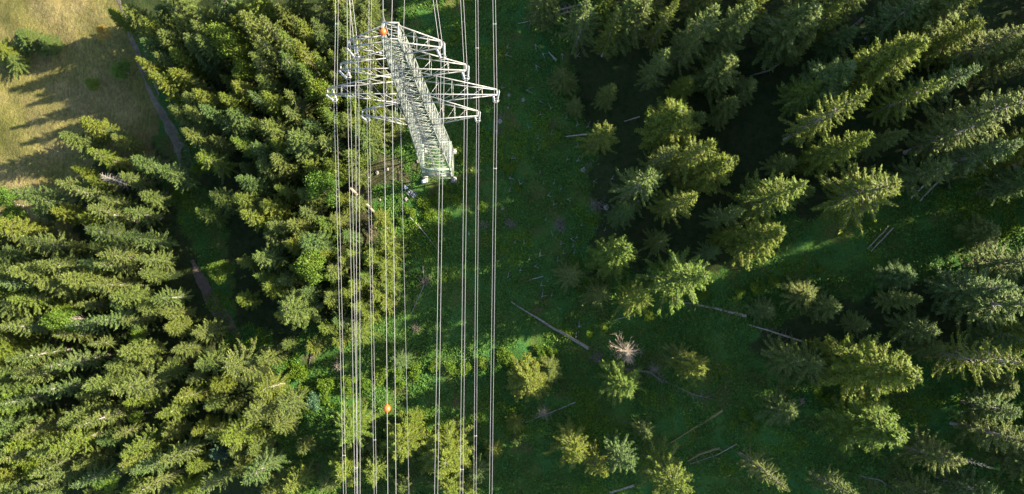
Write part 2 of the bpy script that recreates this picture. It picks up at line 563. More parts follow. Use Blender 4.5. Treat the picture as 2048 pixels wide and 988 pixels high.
def spruce_proto(seed, style, mat):
    rg = np.random.default_rng(seed)
    Ht, Rr = 28.0, 4.0
    lv = Leaves(); br = Bars()
    comb = style == 'comb'
    soft = style == 'soft'
    star = style == 'star'
    comb = comb or star
    z0 = Ht * rg.uniform(0.10, 0.16)
    lean = rg.normal(0, 0.25, 2)
    def axis_at(z):
        t = z / Ht
        return np.array([lean[0] * t * t, lean[1] * t * t, z])
    zs = [0, 0.6, 6, 12, 18, 24, Ht * 0.99]
    br.path([axis_at(z) - (UP * 0.5 if z == 0 else 0) for z in zs], [0.42, 0.30, 0.25, 0.20, 0.14, 0.07, 0.015])
    for z in np.arange(3, z0 + 3, 0.5):      # dead snags under the crown
        a = rg.uniform(0, 6.28); L = rg.uniform(0.5, 2.0)
        p = axis_at(z)
        br.bar(p, p + np.array([math.cos(a) * L, math.sin(a) * L, -0.15 * L]), 0.03, 0.006, 4, False)
    z = z0
    ph = 0.0
    while z < Ht * 0.985:
        t = (z - z0) / (Ht - z0)
        prof = (1 - t) ** (0.80 if comb else 0.66 if not soft else 0.6) * min(1.0, 0.45 + t / 0.16 * 0.55)
        nb = 5 if comb else 6
        ph += rg.uniform(0.3, 0.9)
        for k in range(nb):
            if rg.random() < 0.12: continue
            az = ph + k * 2 * math.pi / nb + rg.normal(0, 0.16)
            L = Rr * prof * (rg.uniform(0.75, 1.25) if star else rg.choice([rg.uniform(0.5, 0.85), rg.uniform(0.85, 1.3)])) + 0.22
            if comb and rg.random() < 0.25: L *= 0.7
            zb = z + rg.uniform(-0.25, 0.25)
            pitch = R_(-16 + 62 * t ** 1.6 + rg.normal(0, 5))
            droop = (0.16 if not comb else 0.20) * (1 - t)
            rad = np.array([math.cos(az), math.sin(az), 0]); side = np.array([-math.sin(az), math.cos(az), 0])
            bow = rg.normal(0, 0.06)
            base = axis_at(zb)
            def at(s):
                q = s / max(L, 0.1)
                return (base + rad * (s * math.cos(pitch)) + UP * (s * math.sin(pitch) - droop * L * math.sin(q * 2.6) * 0.8 + 0.10 * L * q ** 3)
                        + side * (bow * L * q * q))
            br.bar(at(0), at(L * 0.5), 0.035 + 0.008 * L, 0.025, 4, False)
            br.bar(at(L * 0.5), at(L * 0.96), 0.025, 0.008, 4, False)
            step = 0.15 if not soft else 0.14
            ss = np.arange(L * (0.16 if not comb else 0.22), L, step)
            if len(ss) == 0: ss = np.array([L * 0.6])
            n = len(ss)
            q = ss / L
            cen = np.array([at(s) for s in ss])
            width = (0.36 if star else 0.46 if comb else 0.60) * (L / Rr) ** 0.3
            for sg in (-1, 1):
                for layer in range(2):
                    l = width * (0.30 + 0.75 * np.sin(np.clip(1 - q, 0, 1) * 2.2 + 0.35).clip(0, 1)) * rg.uniform(0.6, 1.25, n)
                    fw = rg.uniform(0.35, 0.75, n)
                    dn = rg.uniform(-0.55, 0.05, n) - 0.35 * layer
                    a = rad[None] * fw[:, None] + side[None] * sg * 0.85 + UP[None] * dn[:, None]
                    a /= np.linalg.norm(a, axis=1)[:, None]
                    a *= l[:, None]
                    b = np.cross(a, UP[None] + rg.normal(0, 0.55, (n, 3)))
                    b /= np.linalg.norm(b, axis=1)[:, None] + 1e-9
                    b *= rg.uniform(0.13, 0.22, n)[:, None]
                    lv.add(cen + rg.normal(0, 0.04, (n, 3)), a, b)
            # needles along the top of the twig, upturned
            ss2 = np.arange(L * 0.3, L + 0.05, 0.28)
            m_ = len(ss2)
            if m_:
                c2 = np.array([at(s) for s in ss2])
                a = rad[None] * rg.uniform(0.6, 1.0, m_)[:, None] + UP[None] * rg.uniform(0.05, 0.6, m_)[:, None] + side[None] * rg.normal(0, 0.3, m_)[:, None]
                a *= rg.uniform(0.35, 0.6, m_)[:, None]
                b = np.cross(a, rg.normal(0, 1, (m_, 3)))
                b /= np.linalg.norm(b, axis=1)[:, None] + 1e-9
                b *= 0.2
                lv.add(c2, a, b)
        z += (1.05 if star else 0.78 if comb else 0.60) * (1 - 0.35 * t) * rg.uniform(0.8, 1.2) * (0.9 if soft else 1)
    top = axis_at(Ht * 0.97)
    n = 26
    an = rg.uniform(0, 6.28, n); zz = rg.uniform(0, 1.0, n)
    d = np.stack([np.cos(an) * 0.5, np.sin(an) * 0.5, np.full(n, 0.6)], -1)
    a = d * rg.uniform(0.3, 0.6, n)[:, None]
    b = np.cross(a, UP[None]); b /= np.linalg.norm(b, axis=1)[:, None]; b *= 0.13
    lv.add(top + UP * (zz[:, None] - 0.6), a, b)
    return lv.build('crown', mat), br.build('trunk', M['bark'])


def broad_proto(seed, mat, Ht=12.0, Rr=4.0, nl=26, low=0.28):
    rg = np.random.default_rng(seed)
    lv = Leaves(); br = Bars()
    zc_ = Ht * (1 + low) / 2; hz_ = Ht * (1 - low) / 2
    br.path([(0, 0, -0.4), (0.05, 0, Ht * 0.2), (0.15, 0.1, Ht * 0.5), (0.1, 0.1, Ht * 0.85)], [0.26, 0.19, 0.12, 0.03])
    for i in range(nl):
        u = rg.normal(0, 1, 3); u /= np.linalg.norm(u)
        if u[2] < -0.5: u[2] *= -1
        k = rg.uniform(0.45, 0.86)
        c = np.array([u[0] * Rr * k, u[1] * Rr * k, zc_ + u[2] * hz_ * k])
        rl = Rr * rg.uniform(0.24, 0.42)
        s0 = np.array([0.1, 0.05, max(Ht * 0.15, c[2] - Rr * 0.9)])
        mid = (s0 + c) / 2 + rg.normal(0, 0.2, 3)
        br.path([s0, mid, c], [0.09, 0.06, 0.02], 4)
        n = int(210 * (rl / 1.3) ** 2) + 50
        d = rg.normal(0, 1, (n, 3)); d /= np.linalg.norm(d, axis=1)[:, None]
        rr = rl * rg.uniform(0.45, 1.15, n)
        p = c + d * rr[:, None] * np.array([1, 1, 0.85])
        a = rg.normal(0, 1, (n, 3)) + d * 0.5; a /= np.linalg.norm(a, axis=1)[:, None]
        a *= rg.uniform(0.22, 0.42, n)[:, None]
        nn = d + rg.normal(0, 0.6, (n, 3)) + UP * 0.3
        b = np.cross(a, nn); b /= np.linalg.norm(b, axis=1)[:, None] + 1e-9
        b *= rg.uniform(0.18, 0.30, n)[:, None]
        lv.add(p, a, b)
    return lv.build('crown', mat), br.build('trunk', M['bark'])


def dead_proto(seed, mat, Ht=14.0, Rr=2.2, dens=9, z0f=0.25, rise=(-0.1, 0.5)):
    rg = np.random.default_rng(seed)
    br = Bars(); tr = Bars()
    tr.path([(0, 0, -0.4), (0, 0, Ht * 0.4), (0.1, 0, Ht * 0.8), (0.12, 0.05, Ht)], [0.13, 0.09, 0.05, 0.012])
    for z in np.arange(Ht * z0f, Ht * 0.98, Ht / (dens * 6)):
        t = (z - Ht * z0f) / (Ht * (1 - z0f))
        for k in range(2):
            az = rg.uniform(0, 6.28); L = Rr * (1.05 - t) ** 0.7 * rg.uniform(0.6, 1.15)
            e = rg.uniform(*rise)
            p0 = np.array([0.1 * z / Ht, 0, z]); d = np.array([math.cos(az), math.sin(az), e])
            p1 = p0 + d * L * 0.55 + UP * 0.05; p2 = p0 + d * L + UP * L * 0.15
            br.path([p0, p1, p2], [0.035, 0.022, 0.008], 4)
            for j in range(5):
                q = rg.uniform(0.35, 0.95)
                s = p0 + (p2 - p0) * q
                dd = d * 0.5 + rg.normal(0, 0.5, 3)
                br.bar(s, s + dd * 0.35 * L, 0.014, 0.005, 4, False)
    return br.build('bare_branches', mat), tr.build('trunk', mat)


PROTO = {
    's': ([spruce_proto(i, 'full', M['spruce']) for i in range(4)], 28.0, 4.0),
    'c': ([spruce_proto(10 + i, 'comb', M['spruce']) for i in range(4)], 28.0, 4.0),
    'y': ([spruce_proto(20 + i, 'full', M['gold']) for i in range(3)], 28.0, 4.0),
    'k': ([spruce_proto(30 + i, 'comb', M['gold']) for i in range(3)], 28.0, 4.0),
    'l': ([spruce_proto(40 + i, 'soft', M['larch']) for i in range(3)], 28.0, 4.0),
    'g': ([spruce_proto(50, 'full', M['blue'])], 28.0, 4.0),
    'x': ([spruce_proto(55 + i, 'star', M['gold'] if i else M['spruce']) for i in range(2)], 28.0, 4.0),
    'b': ([broad_proto(60 + i, M['broad']) for i in range(3)], 12.0, 4.0),
    'o': ([broad_proto(70, M['orange'], 12.0, 4.0, 14)], 12.0, 4.0),
    'd': ([dead_proto(80 + i, M['dead']) for i in range(2)], 14.0, 2.2),
    'q': ([dead_proto(95, M['twig'], 14.0, 2.2, 6, 0.3, (0.0, 0.7))], 14.0, 2.2),
    'p': ([dead_proto(90, M['deadpink'], 14.0, 2.2, 12, 0.3, (0.2, 0.9))], 14.0, 2.2),
}
KNAME = {'s': 'spruce', 'c': 'spruce', 'y': 'spruce', 'k': 'spruce', 'l': 'larch', 'g': 'spruce', 'x': 'spruce',
         'b': 'broadleaf_tree', 'o': 'broadleaf_bush', 'd': 'dead_tree', 'p': 'dead_tree', 'q': 'dead_tree'}
KDESC = {'s': 'green spruce', 'c': 'comb branched spruce', 'y': 'golden green spruce', 'k': 'golden fingered spruce',
         'l': 'soft pale larch', 'g': 'bluish spruce', 'x': 'long fingered spruce', 'b': 'bright round broadleaf', 'o': 'orange bush',
         'd': 'grey dead tree', 'p': 'dry pinkish dead tree', 'q': 'brown dead sapling'}
KGRP = {'s': 'spruces of the forest', 'c': 'spruces of the forest', 'y': 'spruces of the forest', 'k': 'spruces of the forest', 'g': 'spruces of the forest', 'x': 'spruces of the forest',
        'l': 'larches of the forest', 'b': 'broadleaf trees of the forest', 'o': None, 'd': 'dead standing trees', 'p': 'dead standing trees', 'q': 'dead standing trees'}
used_labels = set()
counter = {}


def region(u, v):
    if u < 260 and v < 400: return 'by the upper left meadow'
    if u < 800 and v < 340: return 'in the upper left forest'
    if u < 800 and v < 640: return 'in the left forest'
    if u < 640: return 'in the lower left forest'
    if u < 1050 and v > 640: return 'below the wires'
    if v < 330: return 'in the upper right forest'
    if v < 640: return 'in the right forest'
    return 'in the lower right forest'


def auto_label(kind, u, v, h):
    if not (-25 < u < 2073 and -25 < v < 1013):
        return None
    for size in (('small' if h < 14 else 'medium' if h < 23 else 'tall'), 'slender', 'dense', 'narrow', 'sturdy'):
        lab = '%s %s %s, %d percent across and %d percent down' % (
            size, KDESC[kind], region(u, v), round(max(0, min(u, 2048)) / 20.48), round(max(0, min(v, 988)) / 9.88))
        if lab not in used_labels:
            used_labels.add(lab)
            return lab
    return lab


trees_xy = []


def put_tree(kind, x, y, h, r, label=None, tilt=None, tip=None, rnd=random.Random(5)):
    protos, ph_, pr_ = PROTO[kind]
    i = counter.get(kind, 0); counter[kind] = i + 1
    crown, trunk = protos[i % len(protos)]
    t = tilt or (rnd.gauss(0, 0.015), rnd.gauss(0, 0.015))
    root = empty(KNAME[kind], (x, y, hz(x, y)), rnd.uniform(0, 6.28), (r / pr_, r / pr_ * rnd.uniform(0.92, 1.08), h / ph_), t)
    u, v = tip or project((x, y, hz(x, y) + h))
    grp = KGRP[kind]
    label = label or auto_label(kind, u, v, h)
    if label is None:
        side = 'right' if u > 2048 else 'left' if u < 0 else 'top' if v < 0 else 'bottom'
        label = '%s standing with its tip beyond the %s edge of the photo' % (KDESC[kind], side)
        grp = '%ss beyond the %s edge' % (KDESC[kind], side)
    tag(root, label, 'bush' if kind == 'o' else 'tree', grp)
    link('bare_branches' if kind in 'dpq' else 'crown', crown, root)
    link('trunk', trunk, root)
    trees_xy.append((x, y, r))
    return root


def tree_px(kind, u, v, h, rpx, label=None):
    """a tree whose tip is seen at photo pixel (u, v)"""
    if kind not in 'bodpq':
        h *= 0.84 if u < 1040 else 0.84
        if u < 420 and v < 235: h *= 0.88
        if u >= 1660 and -32 < 0.971 * ground(u, v, h).y - 0.238 * ground(u, v, h).x < -15: h *= 1.12
        if u >= 1500:
            g_ = ground(u, v, h)
            q_ = -0.238 * g_.x + 0.971 * g_.y
            if 17 < q_ < 34: h *= 0.82
            if -14 < q_ < -8: h *= 0.9
        if 1180 < u < 1660:
            g_ = ground(u, v, h)
            q_ = -0.238 * g_.x + 0.971 * g_.y
            h *= (1.08 if u < 1500 and v < 400 else 0.85) if (18.5 < q_ < 27.5 or -13.5 < q_ < -8.5) else 1.4 if -8.5 <= q_ <= 18.5 and h > 13 else 1.1  # heights cut in sun lanes, raised elsewhere, to steer shade on the clearing
        rpx *= 1.12 if u < 1040 else 1.12
    elif kind == 'b' and h > 11:
        h *= 1.25  # raised so the crowns catch the sun
    p = ground(u, v, h)
    r = rpx * (CAMH - p.z + h * 0.45) / F
    return put_tree(kind, p.x, p.y, h, r, label, tip=(u, v))


# kind, tip x, tip y, height m, crown radius in photo px at mid crown
T = '''
c 170 462 26 34;c 250 471 25 30;s 134 492 14 16;c 273 514 20 24;c 194 502 25 30;c 188 529 22 22;c 155 526 22 24;l 122 556 24 28
c 191 565 22 24;l 225 588 20 22;c 296 593 22 26;c 172 577 20 22;c 182 644 27 28;s 130 650 22 24;b 95 640 14 26;b 112 612 10 18
c 108 675 20 24;s 66 575 26 30;s 30 480 26 34;s 22 545 28 32;s 76 526 26 36;y 20 600 26 34;s 45 590 22 28;c 8 655 26 34;c 17 712 24 26
s -12 610 26 30;s -10 560 26 30;c 90 728 27 28;c 33 750 20 24;c 27 758 24 26;c 76 790 25 28;s 4 806 24 28;l 168 768 22 26;c 222 782 29 38
l 235 712 22 26;c 144 852 28 27;c 17 870 26 32;s 112 838 22 24;y 4 893 26 28;l 60 902 24 26;y 92 902 27 32;c 219 873 16 18
y 240 905 24 34;l 236 935 24 32;c 260 958 27 30;c 50 950 25 30;b 30 938 12 28;c 48 985 26 26;b 188 968 10 22;b 260 836 8 14;s 140 975 24 26
c 262 993 26 30;s 100 960 20 24;c -10 920 26 30;c 175 690 16 18;c 150 610 18 20;s 240 640 18 20;b 262 672 8 18;s 322 628 18 18
x 445 738 24 46;x 512 788 22 32;c 490 835 24 36;y 445 882 23 40;c 492 962 26 36;c 391 985 24 26;y 570 985 22 30;y 345 802 22 26
y 309 836 22 27;s 449 822 12 14;g 421 913 10 16;s 391 730 20 26;s 345 700 16 22;l 330 658 14 20;s 385 665 18 28;s 555 815 20 32
s 600 900 10 22;s 540 860 18 30;c 318 930 24 30;s 365 760 16 20
b 428 542 10 21;y 471 523 15 18;s 508 508 22 32;k 508 552 18 20;b 612 532 14 34;y 526 572 18 24;l 575 615 20 40;y 560 632 18 26;s 563 692 12 14
y 615 695 14 20;y 641 658 16 22;s 608 484 22 34;s 654 593 16 22;s 560 560 16 28;s 655 540 20 26;y 635 505 16 20
k 392 302 22 32;k 392 424 18 24;s 423 386 20 26;k 471 392 22 34;y 521 402 20 26;s 532 474 16 26;y 498 240 22 22;s 532 245 24 34;s 581 270 26 40
s 544 312 22 28;k 553 370 20 24;b 635 366 15 34;y 680 395 14 24;s 600 420 20 26;s 480 330 12 20;b 388 335 8 12;s 660 430 16 22
l 250 12 20 26;y 280 36 22 26;l 318 62 22 28;l 368 72 22 28;l 345 25 22 26;s 335 2 24 28;b 432 58 15 36;b 465 85 12 26;s 314 106 20 26;y 341 137 22 26
b 360 206 9 18;b 478 130 12 26;y 440 152 14 18;y 462 160 20 28;s 402 15 22 30;s 480 18 26 34;s 525 35 26 34;y 555 62 26 32
y 590 85 25 32;s 558 105 26 32;s 520 75 26 30;s 500 110 22 30;b 630 178 14 32;y 655 97 22 22;y 625 105 24 26;s 570 180 24 26;y 600 130 24 28;y 694 190 20 24;x 735 238 20 36
y 645 215 22 26;s 570 215 24 28;s 440 240 18 26;s 420 270 16 22;s 380 160 18 22;s 395 115 18 22;s 285 78 20 22;s 500 185 20 24
c 721 6 20 20;s 625 35 16 24;s 585 30 18 26;s 690 15 16 22;s 640 270 24 30;y 690 300 20 26;s 700 335 18 24;y 610 320 22 28
y 765 480 18 32;y 736 512 18 28;y 760 530 17 30;y 745 585 17 28;y 705 615 18 28;y 640 440 18 28;k 700 560 17 26;y 680 520 18 26;s 670 640 14 24;k 778 502 16 26;y 722 552 16 26;y 772 572 15 26;k 690 590 17 26;y 728 625 15 26;k 668 680 14 24;y 655 550 17 26;k 765 610 14 22;y 695 505 17 26;y 755 430 12 22;s 705 395 14 22;x 708 666 15 30;y 650 605 16 20;s 690 470 14 22;s 600 270 20 24
k 690 872 20 52;y 679 955 20 36;k 740 955 20 38;y 797 895 18 44;y 822 846 10 20;y 884 922 19 54;y 895 985 20 46;s 953 958 15 28;y 985 905 7 18
c 795 726 12 24;s 804 985 12 22;s 737 894 10 20;y 930 1000 16 26;s 715 905 12 20;s 640 985 16 24
k 1243 26 24 30;s 1184 -4 26 46;y 1357 -6 26 30;s 1338 103 22 36;s 1268 2 24 40;s 1129 150 8 28;s 1155 205 7 24;k 1216 252 20 38;y 1372 226 21 58;y 1425 280 25 46
y 1463 312 20 42;x 1311 344 24 54;y 1388 383 22 42;y 1252 510 20 46;s 1300 -10 26 40;s 1400 60 22 34
s 1435 10 28 42;s 1508 12 26 38;s 1465 119 18 42;s 1508 162 16 28;s 1470 204 13 30;s 1406 230 16 24;s 1629 10 28 50;y 1690 2 26 36;y 1838 82 38 54;s 1705 128 28 46;y 1640 165 24 40
y 1971 39 29 34;y 1895 155 27 38;y 1748 180 38 42;y 1743 272 30 36;s 1935 -12 30 52;s 2050 50 30 46;s 1870 -20 30 44;s 2058 190 32 60;s 1990 240 28 46;s 2050 280 28 46
x 1801 366 28 66;y 1614 374 25 58;y 1561 472 20 42;k 1418 545 26 58;x 1146 549 14 32;c 1206 588 14 30;y 1294 596 19 42;s 1826 552 12 34
s 1636 588 16 36;s 1682 616 14 30;s 2085 520 24 48;s 2100 610 26 56;s 2030 575 22 46;y 1836 752 28 60;x 2115 735 32 50;y 1797 868 23 56;s 1936 936 22 40;s 2110 900 28 44
d 1984 940 20 14;s 2010 1005 20 44;s 1900 1005 18 36;x 1586 970 26 32;c 1716 1000 20 34;y 1158 915 23 46;k 1208 948 22 32;c 1262 940 24 42;y 1375 985 26 54
k 1262 778 21 50;y 1062 766 16 42;s 1102 745 9 26;q 1090 830 7 22;y 1030 850 6 19;s 1296 868 9 26;k 1408 740 16 36;s 1375 720 10 30;p 1259 704 9 34
q 1312 738 5 20;d 200 352 15 24;s 1650 740 14 46;s 1600 720 12 40;s 1590 830 12 38;s 1880 660 14 40;s 2050 830 18 36;s 1740 650 10 28;s 1540 620 10 30
s 30 66 9 22;s 55 70 8 24;s 80 78 8 22;y -8 92 9 34;s 12 112 8 26;b 235 133 5 20;b 180 165 3 16;s 121 267 18 26;y 152 240 18 24;s 225 273 14 20;y 168 300 19 26;y 140 334 13 14
c 237 352 18 26;c 21 384 22 34;c 106 361 20 26;c 149 382 22 28;c 173 420 23 34;b -10 400 9 30;b 12 432 8 24;c -2 465 20 30;s 200 395 18 26;s 215 265 12 18;s 250 420 18 26;s 60 420 12 20
s 255 322 12 18;s 1345 300 18 34;s 1480 420 16 34;s 1960 130 24 40;s 1330 480 12 30
s 1440 500 12 26;s 1900 330 20 44
'''
LAB = {
    (428, 542): 'small bright yellow-green broadleaf standing alone beside the dark reddish trail',
    (612, 532): 'bright green oval broadleaf crown among spruces, left of the twin wires',
    (635, 366): 'large fresh green broadleaf left of the bare soil by the pylon',
    (630, 178): 'vivid green broadleaf just beyond the left tip of the widest crossarm',
    (432, 58): 'big round green broadleaf behind the path in the upper left forest',
    (1259, 704): 'pale bare dead tree with a ball of dry twigs in the clearing',
    (1984, 940): 'narrow grey dead spruce leaning over the dark lower right forest',
    (200, 352): 'silvery dead tree between spruces at the lower end of the meadow',
    (1090, 830): 'small half dead tree with bare twigs in the shaded lower clearing',
    (1312, 738): 'low bare twiggy sapling right of the pale dry dead tree',
    (1801, 366): 'huge star shaped spruce with long finger branches over the right glade',
    (1311, 344): 'sunlit star shaped spruce with long drooping branches at the clearing edge',
    (1216, 252): 'pale sunlit spruce nearest the wooden trestles on the clearing',
    (1146, 549): 'dim star shaped young spruce beside the lower wooden trestles',
    (1252, 510): 'rounded golden spruce standing alone above the dim young spruces',
    (795, 726): 'thin pale young spruce rising from the sunlit strip between the wires',
    (1129, 150): 'dark bushy young spruce beside the upper wooden trestles',
    (1586, 970): 'spruce with a long bare pale trunk, leaning towards the bottom edge',
    (95, 640): 'smooth round light green broadleaf crown in the left forest',
    (30, 938): 'bluish green round broadleaf near the bottom left corner',
    (235, 133): 'low dark leafy bush in the tree shadow beside the path',
    (180, 165): 'small pale bush on the shaded meadow',
    (1030, 850): 'small lone yellow-green spruce right of the lower wires',
    (985, 905): 'little spruce directly under the rightmost pair of wires near the bottom',
}
for ln in T.strip().splitlines():
    for e in ln.split(';'):
        k, u, v, h, r = e.split()
        u, v, h, r = int(u), int(v), float(h), float(r)
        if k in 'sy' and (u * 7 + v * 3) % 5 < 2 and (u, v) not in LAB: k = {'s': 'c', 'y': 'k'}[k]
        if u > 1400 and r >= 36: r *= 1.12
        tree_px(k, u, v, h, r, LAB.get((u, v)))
tree_px('o', 200, 62, 3.5, 17, 'small orange leaved bush standing alone on the golden meadow')

# the forest goes on past the picture, with unseen trees added for their shade, and, lower, between the big trees: one mass nobody could count
mass = []            # x, y, height, radius


def sun_lane(x, y):
    """strips made up for the low sun, where added trees are cut short or left out"""
    q = -0.238 * x + 0.971 * y
    return -14.5 < q < -8.0 or 19.5 < q < 26.5 or -34 < q < -30.5


rf = np.random.default_rng(11)
for u, v in [(2130, 60), (2140, 160), (2160, 260), (2150, 340), (2170, 440), (2190, 680), (2200, 800), (2180, 960), (2100, 20), (2080, -60), (2180, -20), (2010, -60), (1940, -70),
             (1100, -50), (1230, -70), (1340, -70), (1450, -60), (1560, -60), (1680, -60), (1780, -70), (1990, -80), (2090, -50), (1400, -150), (1600, -150), (1800, -150),
             (1130, -130), (1200, -150), (1280, -160), (1340, -210), (1420, -240), (1500, -220), (1180, -230), (1260, -260), (300, -50), (400, -50), (480, -40), (560, -50), (640, -60)]:
    h = rf.uniform(21, 26)
    p = ground(u, v, h)
    if p.x > 40 and sun_lane(p.x, p.y): h = 8.0  # unseen tree cut short to let the sun through
    mass.append((p.x, p.y, h, rf.uniform(2.8, 3.8))); trees_xy.append((p.x, p.y, 3))
for v in range(455, 1010, 42):
    for u in (-45, -120):
        h = rf.uniform(19, 23)
        p = ground(u + rf.uniform(-15, 15), v + rf.uniform(-15, 15), h)
        mass.append((p.x, p.y, h, rf.uniform(2.8, 3.5))); trees_xy.append((p.x, p.y, 3))
for gx_ in np.arange(84, 126, 8.0):
    for gy_ in np.arange(-52, 84, 8.5):
        x_, y_ = gx_ + rf.uniform(-2.5, 2.5), gy_ + rf.uniform(-2.5, 2.5)
        h = rf.uniform(22, 28)
        u, v = project((x_, y_, hz(x_, y_) + h * 0.3))
        if sun_lane(x_, y_): h = 7.5  # unseen tree kept low: sun passes over, only the glade is shaded
        if u < 2075 or min((x_ - a) ** 2 + (y_ - b) ** 2 for a, b, _c in trees_xy) < 16: continue
        mass.append((x_, y_, h, rf.uniform(3, 4))); trees_xy.append((x_, y_, 3))
for box_, hr, rr_, gap, cap in (((270, 720, 0, 450), (15, 20), (2.2, 3.0), 2.7, 40), ((-20, 2060, -20, 1010), (11, 16), (1.9, 2.7), 3.0, 60)):
    nf = 0
    for _ in range(4000):
        u, v = rf.uniform(box_[0], box_[1]), rf.uniform(box_[2], box_[3])
        h = rf.uniform(*hr)
        p = ground(u, v, h)
        za_, zb_, zc_ = zones(np.array([p.x]), np.array([p.y]))
        if za_[0] > 0.5 or zb_[0] > 0.3 or zc_[0] > 0.5: continue
        if 330 < u < 470 and 280 < v < 720: continue
        if u > 1100 and (rf.random() < 0.85 or sun_lane(p.x, p.y)): continue
        if min((p.x - a) ** 2 + (p.y - b) ** 2 for a, b, _c in trees_xy) < gap ** 2: continue
        mass.append((p.x, p.y, h, rf.uniform(*rr_))); trees_xy.append((p.x, p.y, 2))
        nf += 1
        if nf >= cap: break


def mass_object(rows, kinds, label):
    """scatter whole spruces (crown and trunk) on the points of one mesh"""
    me = bpy.data.meshes.new('forest_mass')
    me.from_pydata([(x, y, hz(x, y)) for x, y, h, r in rows], [], [])
    sc = me.attributes.new('size', 'FLOAT_VECTOR', 'POINT')
    sc.data.foreach_set('vector', np.array([(r / 4.0, r / 4.0, h / 28.0) for x, y, h, r in rows], np.float32).ravel())
    o = link('forest_mass', me)
    ng = bpy.data.node_groups.new('forest_scatter', 'GeometryNodeTree')
    ng.interface.new_socket('Geometry', in_out='INPUT', socket_type='NodeSocketGeometry')
    ng.interface.new_socket('Geometry', in_out='OUTPUT', socket_type='NodeSocketGeometry')
    gi, go = ng.nodes.new('NodeGroupInput'), ng.nodes.new('NodeGroupOutput')
    g2i = ng.nodes.new('GeometryNodeGeometryToInstance')
    src = [c for c in bpy.data.objects if c.type == 'MESH' and c.data in kinds]
    seen = set()
    for c in src:
        if c.data.name in seen: continue
        seen.add(c.data.name)
        oi = ng.nodes.new('GeometryNodeObjectInfo'); oi.transform_space = 'ORIGINAL'; oi.inputs[0].default_value = c
        if 'As Instance' in oi.inputs: oi.inputs['As Instance'].default_value = True
        ng.links.new(oi.outputs['Geometry'], g2i.inputs[0])
    iop = ng.nodes.new('GeometryNodeInstanceOnPoints')
    at = ng.nodes.new('GeometryNodeInputNamedAttribute'); at.data_type = 'FLOAT_VECTOR'; at.inputs['Name'].default_value = 'size'
    rv = ng.nodes.new('FunctionNodeRandomValue'); rv.data_type = 'FLOAT_VECTOR'
    rv.inputs['Min'].default_value = (-0.03, -0.03, 0); rv.inputs['Max'].default_value = (0.03, 0.03, 6.28)
    ng.links.new(gi.outputs[0], iop.inputs['Points']); ng.links.new(g2i.outputs[0], iop.inputs['Instance'])
    ng.links.new(rv.outputs[0], iop.inputs['Rotation']); ng.links.new(at.outputs[0], iop.inputs['Scale'])
    ng.links.new(iop.outputs[0], go.inputs[0])
    mod = o.modifiers.new('scatter', 'NODES'); mod.node_group = ng
    tag(o, label, 'forest', kind='stuff')


mass_object(mass[0::3], PROTO['s'][0][0], 'green spruces of the uncounted forest behind and between the large trees')
mass_object(mass[1::3], PROTO['s'][0][1], 'dark spruces of the uncounted forest behind and between the large trees')
mass_object(mass[2::3], PROTO['y'][0][0], 'golden spruces of the uncounted forest behind and between the large trees')

# ------------------------------------------------------------------ pylon
PX, PY = -9.95, 26.9
PB = 8.0


def half(z):
    """half the width of the square shaft at height z"""
    return float(np.interp(z, [0, 8, 41.5, 52.7, 63, 70.9, 75], [2.8, 2.65, 1.7, 1.45, 1.2, 1.0, 0.8]))


pylon = empty('power_pylon', (PX, PY, 0))
tag(pylon, 'tall grey-green lattice steel pylon carrying four crossarms over the clearing', 'pylon')
CN = [(-1, -1), (1, -1), (1, 1), (-1, 1)]


def cor(z, i):
    h_ = half(z)
    return np.array([CN[i % 4][0] * h_, CN[i % 4][1] * h_, z])


foot_z = [hz(PX + c[0] * 2.8, PY + c[1] * 2.8) for c in CN]
legs = []
for i in range(4):
    b = Bars()
    zs = [foot_z[i] + 0.3, 8, 24, 41.5, 52.7, 63, 70.9, 75]
    for z0, z1 in zip(zs[:-1], zs[1:]):
        b.bar(cor(z0, i), cor(z1, i), 0.12 if z1 < 45 else 0.095)
    link('leg', b.build('leg', M['steel']), pylon)
    f = Bars()
    c = cor(0, i)
    f.box((c[0], c[1], foot_z[i] - 0.1), 1.15, 1.15, 1.0)
    f.bar((c[0], c[1], foot_z[i] + 0.4), (c[0], c[1], foot_z[i] + 0.75), 0.6, 0.4)
    link('footing', f.build('footing', M['concrete']), pylon)
lat = Bars()
z = 1.2
levels = [z]
while z < 74.5:
    z += max(1.4, half(z) * 2 * 1.0)
    levels.append(min(z, 75))
if levels[-1] - levels[-2] < 0.6: levels.pop(-2)
for z0, z1 in zip(levels[:-1], levels[1:]):
    for i in range(4):
        a, b_, c, d = cor(z0, i), cor(z0, i + 1), cor(z1, i + 1), cor(z1, i)
        r = 0.046 if z0 < 40 else 0.04
        lat.bar(a, c, r); lat.bar(b_, d, r)
        lat.bar(a, b_, r)
        m0, m1 = (a + b_) / 2, (c + d) / 2
        cx = (a + c) / 2
        cx = (a + b_ + c + d) / 4
        if z0 < 40: lat.bar((a + d) / 2, (b_ + c) / 2, 0.034)
    lat.bar(cor(z0, 0), cor(z0, 2), 0.03)
for i in range(4):
    lat.bar(cor(75, i), cor(75, i + 1), 0.07)
link('lattice', lat.build('lattice', M['steel']), pylon)
# climbing ladder in the middle of the near face
lad = Bars()
for z in np.arange(3, 74, 0.42):
    y = -half(z) - 0.12
    lad.bar((-0.28, y, z), (0.28, y, z), 0.028)
for z0 in np.arange(3, 73, 5.0):
    for sx in (-0.28, 0.28):
        lad.bar((sx, -half(z0) - 0.12, z0), (sx, -half(z0 + 5 if z0 + 5 < 75 else 75) - 0.12, min(z0 + 5, 75)), 0.035)
link('ladder', lad.build('ladder', M['arm']), pylon)
